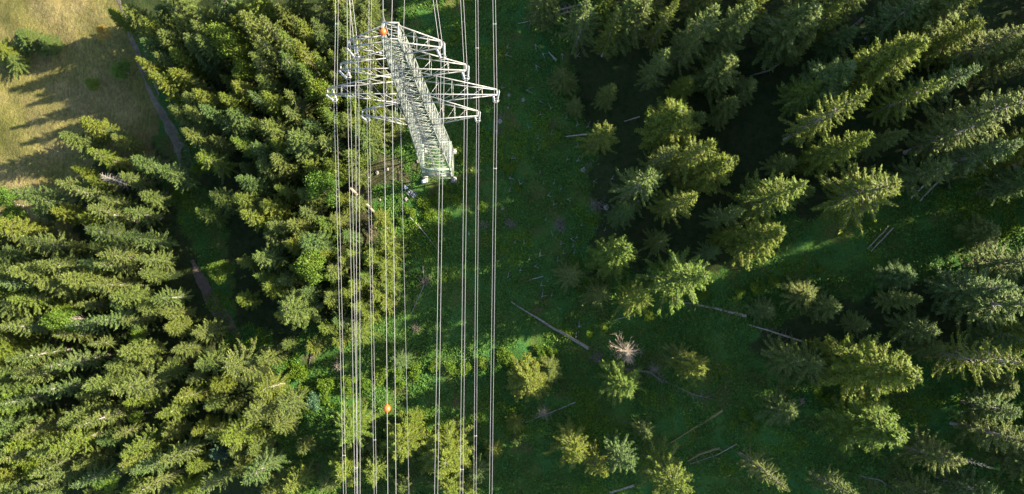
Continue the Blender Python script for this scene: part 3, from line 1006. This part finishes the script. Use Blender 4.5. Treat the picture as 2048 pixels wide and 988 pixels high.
# anti-climb barrier of slats low on the right and near faces
bar_ = Bars()
for k in range(9):
    z = 4.2 + k * 0.42
    h_ = half(z) + 0.12
    bar_.bar((-h_, -h_, z), (h_, -h_, z), 0.05)
for k in range(12):
    y = -2.9 + k * 0.34
    bar_.bar((half(3) + 0.16, y, 3.2), (half(7) + 0.16, y, 7.0), 0.05)
for z in (3.2, 5.1, 7.0):
    bar_.bar((half(z) + 0.18, -3.0, z), (half(z) + 0.18, 0.95, z), 0.06)
link('climbing_barrier', bar_.build('climbing_barrier', M['steel']), pylon)
pf = Bars()
for s_ in (-1, 1):
    pf.box((s_ * 0.0, s_ * 2.5, 9.6), 5.6, 0.5, 0.08)
pf.box((2.5, 0, 9.62), 0.5, 4.4, 0.08); pf.box((-2.5, 0, 9.62), 0.5, 4.4, 0.08)
link('maintenance_platform', pf.build('maintenance_platform', M['steel_green']), pylon)

ARMS = [(70.9, 4.80, 3.2, 'top'), (63.0, 7.15, 3.3, 'second'), (52.7, 10.8, 4.0, 'widest'), (41.5, 8.2, 3.2, 'lowest')]
INS = 4.4
for z, L, up, nm in ARMS:
    for s_ in (-1, 1):
        b = Bars()
        hb, ht = half(z), half(z + up)
        tip0 = np.array([s_ * L, -0.35, z + 0.1]); tip1 = np.array([s_ * L, 0.35, z + 0.1])
        lo = [np.array([s_ * hb, -hb, z]), np.array([s_ * hb, hb, z])]
        hi = [np.array([s_ * ht, -ht, z + up]), np.array([s_ * ht, ht, z + up])]
        tp = [tip0, tip1]
        for a in (0, 1):
            b.bar(lo[a], tp[a], 0.078); b.bar(hi[a], tp[a] + UP * 0.22, 0.085)
        b.bar(tip0, tip1, 0.11)
        n = max(3, int(round(L / 2.3)))
        prev = None
        for k in range(0, n):
            q = k / n
            l0, l1 = lo[0] * (1 - q) + tip0 * q, lo[1] * (1 - q) + tip1 * q
            h0, h1 = hi[0] * (1 - q) + tip0 * q, hi[1] * (1 - q) + tip1 * q
            for p_, q_ in ((l0, h0), (l1, h1), (l0, l1), (h0, h1)):
                b.bar(p_, q_, 0.036)
            q2 = (k + 1) / n
            L0, L1 = lo[0] * (1 - q2) + tip0 * q2, lo[1] * (1 - q2) + tip1 * q2
            H0, H1 = hi[0] * (1 - q2) + tip0 * q2, hi[1] * (1 - q2) + tip1 * q2
            if k < n - 1:
                b.bar(l0, H0, 0.036); b.bar(l1, H1, 0.036)
                b.bar(l0, L1, 0.03)
        arm = link('crossarm', b.build('crossarm', M['arm']), pylon)
        arm['label'] = '%s crossarm reaching to the %s' % (nm, 'left' if s_ < 0 else 'right')
        # two insulator strings meeting at a yoke plate
        for e in (-0.35, 0.35):
            ins = Bars()
            top = np.array([s_ * (L - 0.1) + e * 1.1, e, z]); bot = np.array([s_ * (L - 0.1) + e * 0.55, e * 0.3, z - INS + 0.35])
            ins.bar(top, bot, 0.03, 0.03, 6)
            for k in range(22):
                q = 0.12 + 0.76 * k / 21
                c = top * (1 - q) + bot * q
                ins.bar(c + UP * 0.04, c - UP * 0.03, 0.07, 0.14, 6)
            link('insulator_string', ins.build('insulator_string', M['glass']), arm)
        yk = Bars()
        yc = np.array([s_ * (L - 0.1), 0, z - INS + 0.28])
        yk.bar(yc - [0.34, 0, 0], yc + [0.34, 0, 0], 0.10)
        an = np.linspace(0, 2 * math.pi, 13)
        for j in range(12):
            yk.bar(yc + [0.42 * math.cos(an[j]), 0.3 * math.sin(an[j]), 0.25], yc + [0.42 * math.cos(an[j + 1]), 0.3 * math.sin(an[j + 1]), 0.25], 0.035)
        link('yoke', yk.build('yoke', M['arm']), arm)
tp_ = Bars()
tp_.bar((-0.85, 0.85, 75), (-0.45, 0.5, 75.9), 0.08); tp_.bar((-0.85, -0.85, 75), (-0.45, 0.5, 75.9), 0.08)
tp_.bar((0.85, 0.85, 75), (0.5, 0.5, 75.9), 0.08); tp_.bar((-0.45, 0.5, 75.9), (0.75, 0.5, 75.9), 0.09)
link('peak', tp_.build('peak', M['arm']), pylon)
for o in list(pylon.children):
    pass


# ------------------------------------------------------------------ conductors
def wire_pts(uT, uA, vA, uB, zT, zA, zB, off=0.0):
    """parabola through three points: at the top edge, at the pylon, at the bottom edge of the photo"""
    P = [at_z(uT, 0, zT), at_z(uA, vA, zA), at_z(uB, 988, zB)]
    return P


def quad(P, y, c):
    y0, y1, y2 = P[0].y, P[1].y, P[2].y
    l0 = (y - y1) * (y - y2) / ((y0 - y1) * (y0 - y2)); l1 = (y - y0) * (y - y2) / ((y1 - y0) * (y1 - y2)); l2 = (y - y0) * (y - y1) / ((y2 - y0) * (y2 - y1))
    return P[0][c] * l0 + P[1][c] * l1 + P[2][c] * l2


def curve(P, y):
    """two spans hung from the pylon: linear sideways, gently sagging downwards"""
    if y >= P[1].y:
        a, b = P[1], P[0]
    else:
        a, b = P[1], P[2]
    t = (y - a.y) / (b.y - a.y)
    z = a.z + (b.z - a.z) * t
    if t > 1: z = b.z + (b.z - a.z) * (t - 1) * 0.6
    return np.array([a.x + (b.x - a.x) * t, y, z - 0.25 * math.sin(min(t, 1) * math.pi)])


def build_bundle(label, P, sep, spacers=(), balls=()):
    mid = curve(P, P[1].y)
    root = empty('conductor_bundle' if sep else 'earth_wire', mid)
    tag(root, label, 'power line', 'twin conductors of the power line' if sep else 'single wires of the power line')
    ys = np.concatenate([np.arange(150, P[1].y, -6.0), [P[1].y], np.arange(P[1].y - 3, -125, -6.0)])
    offs = (-sep / 2, sep / 2) if sep else (0.0,)
    for o_ in offs:
        b = Bars()
        pts = [curve(P, y) - mid + np.array([o_, 0, 0]) for y in ys]
        b.path(pts, [0.022] * len(pts), 6)
        link('wire', b.build('wire', M['wire'], True), root)
    for v in spacers:
        # the height of the line above that photo row
        y = 0.0
        for _ in range(20):
            zz = curve(P, y)[2]; y = at_z(project(curve(P, y))[0], v, zz).y
        c = curve(P, y) - mid
        b = Bars()
        b.bar(c - [sep / 2 + 0.06, 0, 0], c + [sep / 2 + 0.06, 0, 0], 0.05)
        for o_ in offs: b.bar(c + [o_, -0.12, 0], c + [o_, 0.12, 0], 0.055)
        link('spacer', b.build('spacer', M['arm']), root)
    for v in balls:
        y = 0.0
        for _ in range(20):
            zz = curve(P, y)[2]; y = at_z(project(curve(P, y))[0], v, zz).y
        c = curve(P, y) - mid
        import bmesh
        bm = bmesh.new()
        bmesh.ops.create_uvsphere(bm, u_segments=28, v_segments=18, radius=0.34, matrix=Matrix.Translation(Vector(c)))
        bmesh.ops.create_cone(bm, segments=12, radius1=0.09, radius2=0.09, depth=0.8, cap_ends=True,
                              matrix=Matrix.Translation(Vector(c)) @ Matrix.Rotation(R_(90), 4, 'X'))
        me = bpy.data.meshes.new('marker_ball'); bm.to_mesh(me); bm.free()
        me.materials.append(M['ball']); me.shade_smooth()
        link('marker_ball', me, root)
    return root


def px_x(z, s_, L):
    return project((PX + s_ * (L - 0.1), PY, z))


def bundle(level, s_, uT, uB, dT, dB, label, spacers=()):
    z, L, up, _ = ARMS[level]
    za = z - INS + 0.1
    A = Vector((PX + s_ * (L - 0.1), PY, za))
    P = [at_z(uT, 0, za - dT), A, at_z(uB, 988, za - dB)]
    build_bundle(label, P, 0.36, spacers)


bundle(2, -1, 673.7, 689.5, 0.5, 6.5, 'twin wires hung from the left tip of the widest crossarm', (48, 911))
bundle(1, -1, 697.0, 712.5, 0.5, 6.0, 'twin wires hung from the left tip of the second crossarm', (936,))
bundle(0, -1, 701.5, 717.0, 0.5, 5.5, 'twin wires hung from the left tip of the short top crossarm')
bundle(3, -1, 740.5, 750.7, 0.5, 6.0, 'twin wires hung from the left tip of the lowest crossarm', (880,))
bundle(0, 1, 869.5, 872.3, 0.5, 5.5, 'twin wires hung from the right tip of the short top crossarm', ())
bundle(1, 1, 924.0, 922.7, 0.5, 6.0, 'twin wires hung from the right tip of the second crossarm', (939,))
bundle(3, 1, 953.5, 949.8, 0.5, 6.0, 'twin wires hung from the right tip of the lowest crossarm', (96, 872))
bundle(2, 1, 988.3, 981.5, 0.5, 6.5, 'twin wires hung from the right tip of the widest crossarm', (48, 337))
build_bundle('earth wire with orange balls passing the left side of the pylon top',
             [at_z(766, 0, 75.3), at_z(766.5, 66, 75.6), at_z(775.6, 988, 71.5)], 0, balls=(63.5, 817))
build_bundle('single wire running over the middle of the pylon top, no balls',
             [at_z(784.5, 0, 75.0), at_z(782.8, 72, 75.2), at_z(792, 988, 71.5)], 0)
build_bundle('single wire bending at the lowest crossarm, right of the ball wire',
             [at_z(809, 0, 36.6), at_z(801, 241, 41.3), at_z(818, 988, 30.0)], 0)
tie = Bars()
e0 = at_z(765.5, 28, 75.4); e1 = at_z(778, 72, 75.9)
tie.bar(np.array(e0) - [PX, PY, 0], np.array(e1) - [PX, PY, 0], 0.035, 0.035, 6)
link('tie_rod', tie.build('tie_rod', M['arm']), pylon)


# ------------------------------------------------------------------ trestles on the clearing
def trestle_mesh(seed, la, lb, ang_a, ang_b):
    rg = random.Random(seed)
    b1, b2, b3 = Bars(), Bars(), Bars()
    top = np.array([0, 0, 0.85])
    for b, L, a in ((b1, la, ang_a), (b2, lb, ang_b)):
        e = np.array([math.cos(a) * L, math.sin(a) * L, 0.05])
        d = (e - top) / np.linalg.norm(e - top)
        b.bar(top - d * 0.15, e + d * 0.05, 0.06, 0.05)
    b3.bar((0.0, 0.0, 0.9), (-0.12, -0.1, -0.2), 0.07)
    return [b.build('pole', M['pale']) for b in (b1, b2, b3)]


TRV = [(1054, 180, 2), (1080, 202, 2), (1102, 216, 1), (1080, 229, 1), (1133, 235, 0), (1152, 232, 1), (1154, 250, 1), (1175, 253, 0), (1057, 255, 1), (1102, 268, 1), (1075, 276, 0),
       (1156, 293, 1), (1077, 298, 0), (1024, 316, 1), (1066, 315, 0), (1134, 319, 1), (1155, 321, 1), (1109, 336, 0), (1080, 346, 0), (1019, 356, 1), (1040, 368, 1), (1018, 382, 0),
       (1086, 367, 0), (1108, 366, 0), (1121, 378, 1), (1096, 391, 1), (1108, 409, 1), (1136, 398, 2), (1188, 362, 2), (1224, 357, 0), (1091, 440, 0), (1163, 450, 1), (1105, 471, 1),
       (1153, 475, 1), (1142, 477, 2), (1122, 488, 1), (1146, 493, 0), (1148, 505, 0), (1128, 507, 1), (1115, 522, 1), (1029, 485, 0), (1048, 487, 1), (1079, 512, 1), (1058, 519, 0),
       (1040, 541, 0), (1070, 532, 2), (1016, 554, 0), (1194, 457, 0), (1210, 460, 0), (1082, 571, 1), (1095, 563, 0), (1084, 593, 1), (1103, 591, 0), (1158, 653, 1), (1178, 668, 0),
       (1152, 674, 0), (1117, 65, 3), (1103, 79, 3), (1071, 89, 3), (1086, 107, 3), (1124, 107, 3), (1155, 111, 1), (1072, 130, 3), (1014, 95, 1), (1012, 109, 1), (1004, 175, 1), (1139, 52, 3)]
TM = {0: [trestle_mesh(1, 1.3, 0.7, R_(72), R_(20)), trestle_mesh(2, 1.5, 0.8, R_(64), R_(0))],
      1: [trestle_mesh(3, 1.7, 1.5, R_(78), R_(16)), trestle_mesh(4, 1.6, 1.6, R_(68), R_(-2)), trestle_mesh(5, 1.5, 1.3, R_(95), R_(25))],
      2: [trestle_mesh(6, 1.7, 1.9, R_(35), R_(-28))],
      3: [trestle_mesh(7, 1.5, 1.5, R_(-75), R_(-28)), trestle_mesh(8, 1.3, 1.3, R_(-65), R_(10))]}
tl = set()
for i, (u, v, t) in enumerate(TRV):
    p = ground(u, v, 0.8)
    root = empty('wooden_trestle', (p.x, p.y, hz(p.x, p.y)), random.Random(i).gauss(0, 0.12), (random.Random(i + 99).uniform(0.65, 0.95),) * 3)
    lab = 'pale wooden V trestle on the clearing, %.1f percent across and %.1f percent down' % (u / 20.48, v / 9.88)
    tag(root, lab, 'trestle', 'pale wooden trestles on the clearing')
    for me in TM[t][i % len(TM[t])]:
        link('pole', me, root)


# ------------------------------------------------------------------ fallen logs and brush
def log(label, pts, r0, r1, mat, stubs=0, stub_len=1.2, name='fallen_log', up=0.25, group='fallen logs', sd=0, side=0):
    rg = np.random.default_rng(sd + int(pts[0][0]))
    P = [np.array(ground(u, v, up)) for u, v in pts]
    c0 = P[0].copy(); c0[2] = hz(c0[0], c0[1])
    root = empty(name, c0)
    tag(root, label, 'log', group)
    b = Bars()
    n = 14
    Q = []
    seg = np.linspace(0, len(P) - 1, n)
    for s in seg:
        i = min(int(s), len(P) - 2); t = s - i
        q = P[i] * (1 - t) + P[i + 1] * t + rg.normal(0, 0.03, 3)
        Q.append(q - c0)
    rr = [r0 * (1 - k / (n - 1)) + r1 * k / (n - 1) for k in range(n)]
    b.path(Q, rr, 6)
    link('trunk', b.build('trunk', mat, False), root)
    if stubs:
        s_ = Bars()
        ax = (Q[-1] - Q[0]) / np.linalg.norm(Q[-1] - Q[0])
        sd_ = np.cross(ax, UP)
        for k in range(stubs):
            q = rg.uniform(0.08, 0.98)
            c = Q[min(int(q * (n - 1)), n - 1)]
            sg = side if side else rg.choice([-1, 1])
            d = sd_ * sg * rg.uniform(0.5, 1) + ax * rg.uniform(0.0, 0.7) + UP * rg.uniform(-0.25, 0.5)
            L = stub_len * rg.uniform(0.4, 1.1)
            m_ = c + d * L * 0.5 + rg.normal(0, 0.05, 3)
            s_.path([c, m_, c + d * L + rg.normal(0, 0.1, 3) * L], [0.045, 0.03, 0.012], 4)
        link('branch_stubs', s_.build('branch_stubs', M['twig']), root)
    return root


log('long bare grey log lying diagonally in the middle of the lower clearing', [(1178, 697), (1100, 652), (1022, 604)], 0.38, 0.10, M['log'])
log('grey log with short branch stubs right of the large sunlit spruce', [(1494, 632), (1430, 616), (1362, 604)], 0.34, 0.12, M['log'], 26, 1.6, side=-1)
log('split grey log with comb like branches in the right clearing', [(1608, 684), (1560, 668), (1498, 649)], 0.20, 0.12, M['log'], 34, 1.6)
log('long fallen pole with brushwood at the top of the clearing', [(1172, 6), (1110, 22), (1080, 28)], 0.22, 0.14, M['log'], 40, 2.4, side=1)
log('thin fallen pole under the brushwood at the top of the clearing', [(1162, 18), (1120, 28), (1036, 47)], 0.20, 0.07, M['log'], 46, 2.2)
log('dark fallen log running diagonally through the bare soil left of the pylon', [(700, 376), (745, 420), (800, 488)], 0.32, 0.18, M['log'], 12, 1.2)
log('short pale log upper left on the bare soil', [(714, 327), (738, 356)], 0.24, 0.14, M['dead'], 8, 0.9)
log('pale stick lying on the slope right of the fresh green broadleaf', [(655, 436), (620, 478)], 0.16, 0.09, M['dead'])
log('long thin pale pole on the sunlit herbs below the pylon', [(805, 420), (840, 455), (882, 508)], 0.13, 0.05, M['dead'])
log('upper pale log of the pair in the glade by the right forest', [(1884, 343), (1860, 362), (1838, 380), (1822, 397)], 0.22, 0.13, M['dead'], 10, 1.0)
log('lower pale log of the pair in the glade by the right forest', [(1890, 349), (1866, 374), (1840, 402)], 0.20, 0.14, M['log'])
log('upper thin dark log of the pair above the middle right spruce', [(1775, 455), (1735, 498)], 0.12, 0.10, M['log'], 5, 0.7)
log('lower thin dark log of the pair above the middle right spruce', [(1786, 456), (1742, 503)], 0.14, 0.11, M['log'])
log('mossy yellow log crossing the dark lower right clearing', [(1446, 820), (1400, 850), (1340, 886)], 0.28, 0.12, M['mosslog'], 8, 1.0)
log('lower mossy log beside a tangle of branches near the bottom', [(1440, 896), (1400, 908), (1376, 922)], 0.26, 0.16, M['mosslog'], 22, 1.6)
log('thin grey stem lying across the mossy logs near the bottom', [(1474, 888), (1430, 912), (1380, 928)], 0.10, 0.06, M['log'], 14, 1.6)
log('short grey log by the bottom edge below the lower right spruces', [(1268, 971), (1220, 985)], 0.26, 0.2, M['log'])
log('dark fallen trunk in the deep shade of the upper right forest', [(1622, 86), (1590, 105), (1540, 140), (1500, 152)], 0.34, 0.1, M['log'], 14, 1.4)
log('grey broken trunk between the upper right spruces', [(1726, 38), (1694, 64)], 0.38, 0.3, M['log'], 3, 0.8)
log('fallen branchy trunk in the dim clearing right of the dry tree', [(1244, 738), (1300, 744), (1328, 766)], 0.26, 0.08, M['twig'], 46, 2.0)
log('thin dead trunk in the dim lower right clearing', [(1330, 762), (1390, 790), (1432, 800)], 0.16, 0.05, M['twig'], 24, 2.0)
log('short reddish log left of the pale sunlit spruce', [(1180, 268), (1130, 273)], 0.2, 0.1, M['log'])
log('thin log between the two large groups of sunlit spruces', [(1280, 233), (1248, 243)], 0.16, 0.08, M['log'], 5, 0.6)
log('pale crooked branch lying under the wires left of the shaded clearing', [(846, 532), (848, 572), (822, 628)], 0.10, 0.05, M['dead'], 12, 1.4)
log('slender pale stick on the shaded herbs below the pylon', [(797, 570), (800, 590), (792, 620)], 0.09, 0.05, M['dead'])
log('grey log under the spruces by the lower wires', [(740, 640), (700, 646), (670, 652)], 0.3, 0.22, M['dead'], 8, 0.9)
log('thin grey pole pointing at the dim young spruces', [(1268, 630), (1225, 641)], 0.12, 0.06, M['log'])
log('short grey log left of the dim star shaped spruce', [(1086, 553), (1058, 560)], 0.12, 0.08, M['log'])
log('thin trunk lying in the dark behind the small half dead tree', [(1150, 805), (1050, 845)], 0.14, 0.08, M['log'])
log('pale stump log lying between the upper wooden trestles', [(1113, 121), (1097, 103)], 0.26, 0.06, M['dead'])
log('brown bare trunk rising from the gap in the lower right forest', [(1738, 804), (1790, 842)], 0.24, 0.16, M['log'], 4, 0.6)
log('thin bare stems in the dark at the bottom right', [(1712, 950), (1760, 960), (1800, 985)], 0.13, 0.08, M['log'], 16, 1.4)
log('pale upright stub by the sunlit strip of the lower left slope', [(623, 705), (617, 735)], 0.12, 0.07, M['log'])


def brush(label, u, v, rpx, n, mat, flat=0.3):
    rg = np.random.default_rng(u * 7 + v)
    p = ground(u, v)
    r = rpx * (CAMH - p.z) / F
    root_m = Bars()
    for k in range(n):
        a = rg.uniform(0, 6.28); L = r * rg.uniform(0.4, 1.1)
        c = np.array([rg.normal(0, r * 0.25), rg.normal(0, r * 0.25), rg.uniform(0.05, 0.5)])
        d = np.array([math.cos(a), math.sin(a), rg.uniform(0, flat)])
        root_m.path([c, c + d * L * 0.5 + rg.normal(0, 0.08, 3), c + d * L], [0.04, 0.028, 0.01], 4)
    o = link('brush_pile', root_m.build('brush_pile', mat))
    o.location = (p.x, p.y, p.z)
    tag(o, label, 'brush pile', 'piles of dead twigs')


brush('grey pile of twigs on the clearing between two rows of trestles', 1122, 448, 20, 70, M['twig'])
brush('grey pile of twigs right under the rightmost wires', 968, 450, 12, 40, M['twig'])
brush('small grey pile of twigs beside the shaded middle of the clearing', 1022, 448, 15, 50, M['twig'])
brush('large tangle of roots and twigs left of the sunlit star spruce', 1194, 410, 22, 70, M['twig'])
brush('tangle of roots beside the pale stump', 1180, 330, 12, 40, M['twig'])
brush('dense grey brushwood heap at the top of the clearing', 1092, 40, 26, 90, M['twig'])
brush('dry pinkish twig heap beside the sunlit strip under the left wires', 677, 731, 13, 60, M['deadpink'])
brush('grey twig heap on the shaded ground under the thin single wires', 850, 562, 16, 50, M['twig'])
brush('faint twig heap below the thin single wires', 833, 655, 15, 46, M['twig'])
brush('purple grey brushwood left of the dry dead tree', 1196, 716, 20, 60, M['twig'])
brush('brushwood under the dry dead tree', 1270, 748, 26, 80, M['twig'])
brush('reddish dry heap beside the end of the gravel path', 336, 396, 12, 50, M['deadpink'])
brush('reddish dry twigs at the edge of the lower right forest', 1604, 802, 9, 40, M['deadpink'])
brush('brown brushwood on the bare soil left of the pylon', 715, 345, 20, 60, M['twig'])
brush('twigs at the lower end of the dark diagonal log', 748, 452, 16, 40, M['deadpink'])


def rock_mesh(seed, r):
    import bmesh
    rg = random.Random(seed)
    bm = bmesh.new()
    bmesh.ops.create_icosphere(bm, subdivisions=2, radius=r)
    k = [rg.uniform(0.7, 1.2) for _ in range(3)]
    for vv in bm.verts:
        f = 1 + 0.25 * math.sin(vv.co.x * 5 / r + seed) * math.cos(vv.co.y * 4 / r) + rg.uniform(-.08, .08)
        vv.co = Vector((vv.co.x * k[0] * f, vv.co.y * k[1] * f, vv.co.z * 0.6 * f))
    me = bpy.data.meshes.new('boulder'); bm.to_mesh(me); bm.free()
    me.materials.append(M['rock'])
    return me


ROCKS = [(1046, 200, .55, 'pale boulder below the topmost wide open trestle'), (1016, 215, .4, 'small boulder left of the upper trestles'),
         (1018, 190, .45, 'small boulder close to the rightmost wires'), (1000, 243, .6, 'boulder on the pale scree right of the wires'),
         (993, 262, .5, 'lower boulder on the pale scree right of the wires'), (1005, 416, .5, 'pale stone in the shaded clearing right of the wires'),
         (1212, 415, .8, 'pale split stump rock beside the root tangle'), (1167, 340, .8, 'pale weathered stump below the trestles'),
         (1187, 408, .6, 'round brownish root plate in the root tangle'), (836, 322, .5, 'tan boulder at the pylon foot'),
         (755, 345, .6, 'tan boulder on the bare soil'), (775, 338, .5, 'second tan boulder on the bare soil, nearer the pylon'),
         (728, 362, .6, 'grey boulder beside the short pale log'), (760, 400, .4, 'stone in the shaded bare soil'),
         (812, 398, .5, 'stone just left of the dark metal frames'), (938, 468, .35, 'pale stone between the two right wire pairs'),
         (648, 640, .4, 'stone under the spruces by the left wires')]
for i, (u, v, r, lab) in enumerate(ROCKS):
    p = ground(u, v)
    r *= 0.75
    o = link('boulder', rock_mesh(i + 3, r))
    o.location = (p.x, p.y, p.z + r * 0.1)
    tag(o, lab, 'boulder', 'boulders')

# the small equipment left on the ground beside the pylon
p = ground(817, 384)
fr = empty('ground_equipment', (p.x, p.y, p.z), R_(-38))
tag(fr, 'dark rectangular metal frames lying on the ground beside the pylon foot', 'equipment')
for k, (x, y, sx, sy) in enumerate(((0, 0, 1.3, 0.9), (1.1, 0.25, 1.0, 1.0))):
    b = Bars()
    zt = 0.35 + 0.1 * k
    cs = [(x - sx / 2, y - sy / 2, zt), (x + sx / 2, y - sy / 2, zt), (x + sx / 2, y + sy / 2, zt), (x - sx / 2, y + sy / 2, zt)]
    for i in range(4):
        b.bar(cs[i], cs[(i + 1) % 4], 0.07)
        b.bar(cs[i], (cs[i][0], cs[i][1], -0.2), 0.05)
    b.box((x, y, zt - 0.12), sx * 0.85, sy * 0.85, 0.06)
    link('metal_frame', b.build('metal_frame', M['darkmetal']), fr)
b = Bars()
b.box((-1.0, 0.3, 0.3), 0.5, 0.7, 0.5, 0.4); b.bar((-1.3, -0.2, 0.2), (-0.7, 1.2, 0.5), 0.05); b.bar((-1.5, 0.6, 0.3), (-0.5, 0.4, 0.55), 0.05)
link('bracket', b.build('bracket', M['glass']), fr)
p = ground(848, 364)
bx = empty('equipment_box', (p.x, p.y, p.z), 0.3)
tag(bx, 'small blue grey metal box standing against the lower left pylon footing', 'box')
b = Bars(); b.box((0, 0, 0.4), 0.8, 0.7, 1.0); link('housing', b.build('housing', M['darkmetal']), bx)
b = Bars(); b.box((0, 0, 0.93), 0.9, 0.8, 0.06); link('lid', b.build('lid', M['glass']), bx)


# ------------------------------------------------------------------ undergrowth
def scatter(n, seed, box):
    rg = np.random.default_rng(seed)
    x = rg.uniform(box[0], box[1], n); y = rg.uniform(box[2], box[3], n)
    return rg, x, y


rg, x, y = scatter(85000, 3, (-62, 105, -50, 72))
a_, b_, c_ = zones(x, y)
dens = vnoise(x, y, 3.2, 5) * 0.6 + vnoise(x, y, 0.9, 6) * 0.4
keep = (c_ > 0.5) & (a_ < 0.5) & (b_ < 0.3) & (dens > 0.36)
x, y, dens = x[keep], y[keep], dens[keep]
K = 9
cx_ = np.repeat(x, K) + rg.normal(0, 0.30, len(x) * K); cy_ = np.repeat(y, K) + rg.normal(0, 0.30, len(x) * K)
hh = np.repeat(0.12 + 2.2 * np.clip(dens - 0.42, 0, 1) ** 1.3, K)
n = len(cx_)
cz_ = height(cx_, cy_) + hh * rg.uniform(0.2, 1.1, n)
an = rg.uniform(0, 6.28, n); L = rg.uniform(0.15, 0.42, n) * rg.choice([0.7, 1.0, 1.0, 1.3], n)
A = np.stack([np.cos(an) * L, np.sin(an) * L, rg.uniform(-0.25, 0.2, n)], -1)
B = np.cross(A, UP + rg.normal(0, 0.45, (n, 3))); B /= np.linalg.norm(B, axis=1)[:, None]; B *= (L * rg.uniform(0.5, 0.8, n))[:, None]
br_mask = vnoise(cx_, cy_, 6.0, 21) * 0.8 + vnoise(cx_, cy_, 2.0, 22) * 0.2 > 0.66
for nm, mk, mt, lb in (('undergrowth', ~br_mask, 'herb', 'dense green leafy undergrowth covering the clearing'),
                       ('undergrowth', br_mask, 'herb_bright', 'light green patches of leafy undergrowth on the clearing')):
    lv = Leaves(); lv.add(np.stack([cx_, cy_, cz_], -1)[mk], A[mk], B[mk])
    tag(link(nm, lv.build(nm, M[mt])), lb, 'undergrowth', kind='stuff')

# bushes one can tell apart, mostly in the sunlit strip
bush_me = [broad_proto(200 + i, M['herb_bright'], 3.0, 2.0, 12, 0.05) for i in range(3)] + [broad_proto(210, M['blue'], 3.0, 2.0, 12, 0.05)]
BUSH = [(650, 770, 18, 0), (625, 800, 20, 3), (612, 785, 16, 0), (690, 775, 16, 1), (700, 760, 16, 2), (735, 770, 16, 1), (760, 752, 16, 0), (800, 758, 18, 2), (830, 745, 16, 1),
        (600, 745, 18, 0), (580, 755, 14, 2), (645, 800, 12, 1), (1008, 712, 18, 0), (1020, 730, 12, 2), (1080, 700, 14, 1), (1105, 700, 12, 2), (905, 740, 14, 1), (930, 735, 14, 0), (965, 728, 14, 2),
        (868, 735, 12, 0), (850, 405, 15, 0), (880, 395, 18, 2), (905, 400, 16, 1), (860, 430, 14, 0), (820, 425, 13, 2), (960, 410, 13, 1), (1018, 335, 13, 0), (1035, 375, 9, 2), (805, 440, 12, 1),
        (925, 380, 14, 0), (895, 372, 10, 2), (925, 318, 8, 0), (1180, 665, 10, 1), (1210, 655, 10, 2), (1300, 635, 12, 0), (1410, 590, 13, 1), (1480, 590, 14, 2), (1515, 575, 16, 0), (1550, 565, 14, 1),
        (1640, 540, 12, 2), (1820, 365, 16, 0), (800, 130, 14, 2), (770, 170, 13, 0), (745, 190, 12, 1), (1490, 830, 13, 0), (1510, 855, 12, 1), (670, 475, 16, 0), (690, 455, 13, 1), (660, 500, 12, 2),
        (1640, 790, 14, 1), (1660, 800, 12, 0), (1470, 850, 10, 2), (345, 395, 13, 0), (360, 385, 12, 1), (375, 375, 12, 2)]
for i, (u, v, rp, k) in enumerate(BUSH):
    p = ground(u, v, 1.0)
    r = rp * (CAMH - p.z) / F
    root = empty('bush', (p.x, p.y, hz(p.x, p.y)), i * 1.7, (r / 2, r / 2, max(0.35, r / 2 * 0.7)))
    tag(root, '%s leafy bush on the ground, %.1f percent across and %.1f percent down' % ('bluish green' if k == 3 else 'bright green', u / 20.48, v / 9.88), 'bush', 'leafy bushes')
    link('foliage', bush_me[k][0], root); link('stem', bush_me[k][1], root)
print('objects', len(bpy.data.objects), 'trees', len(trees_xy))
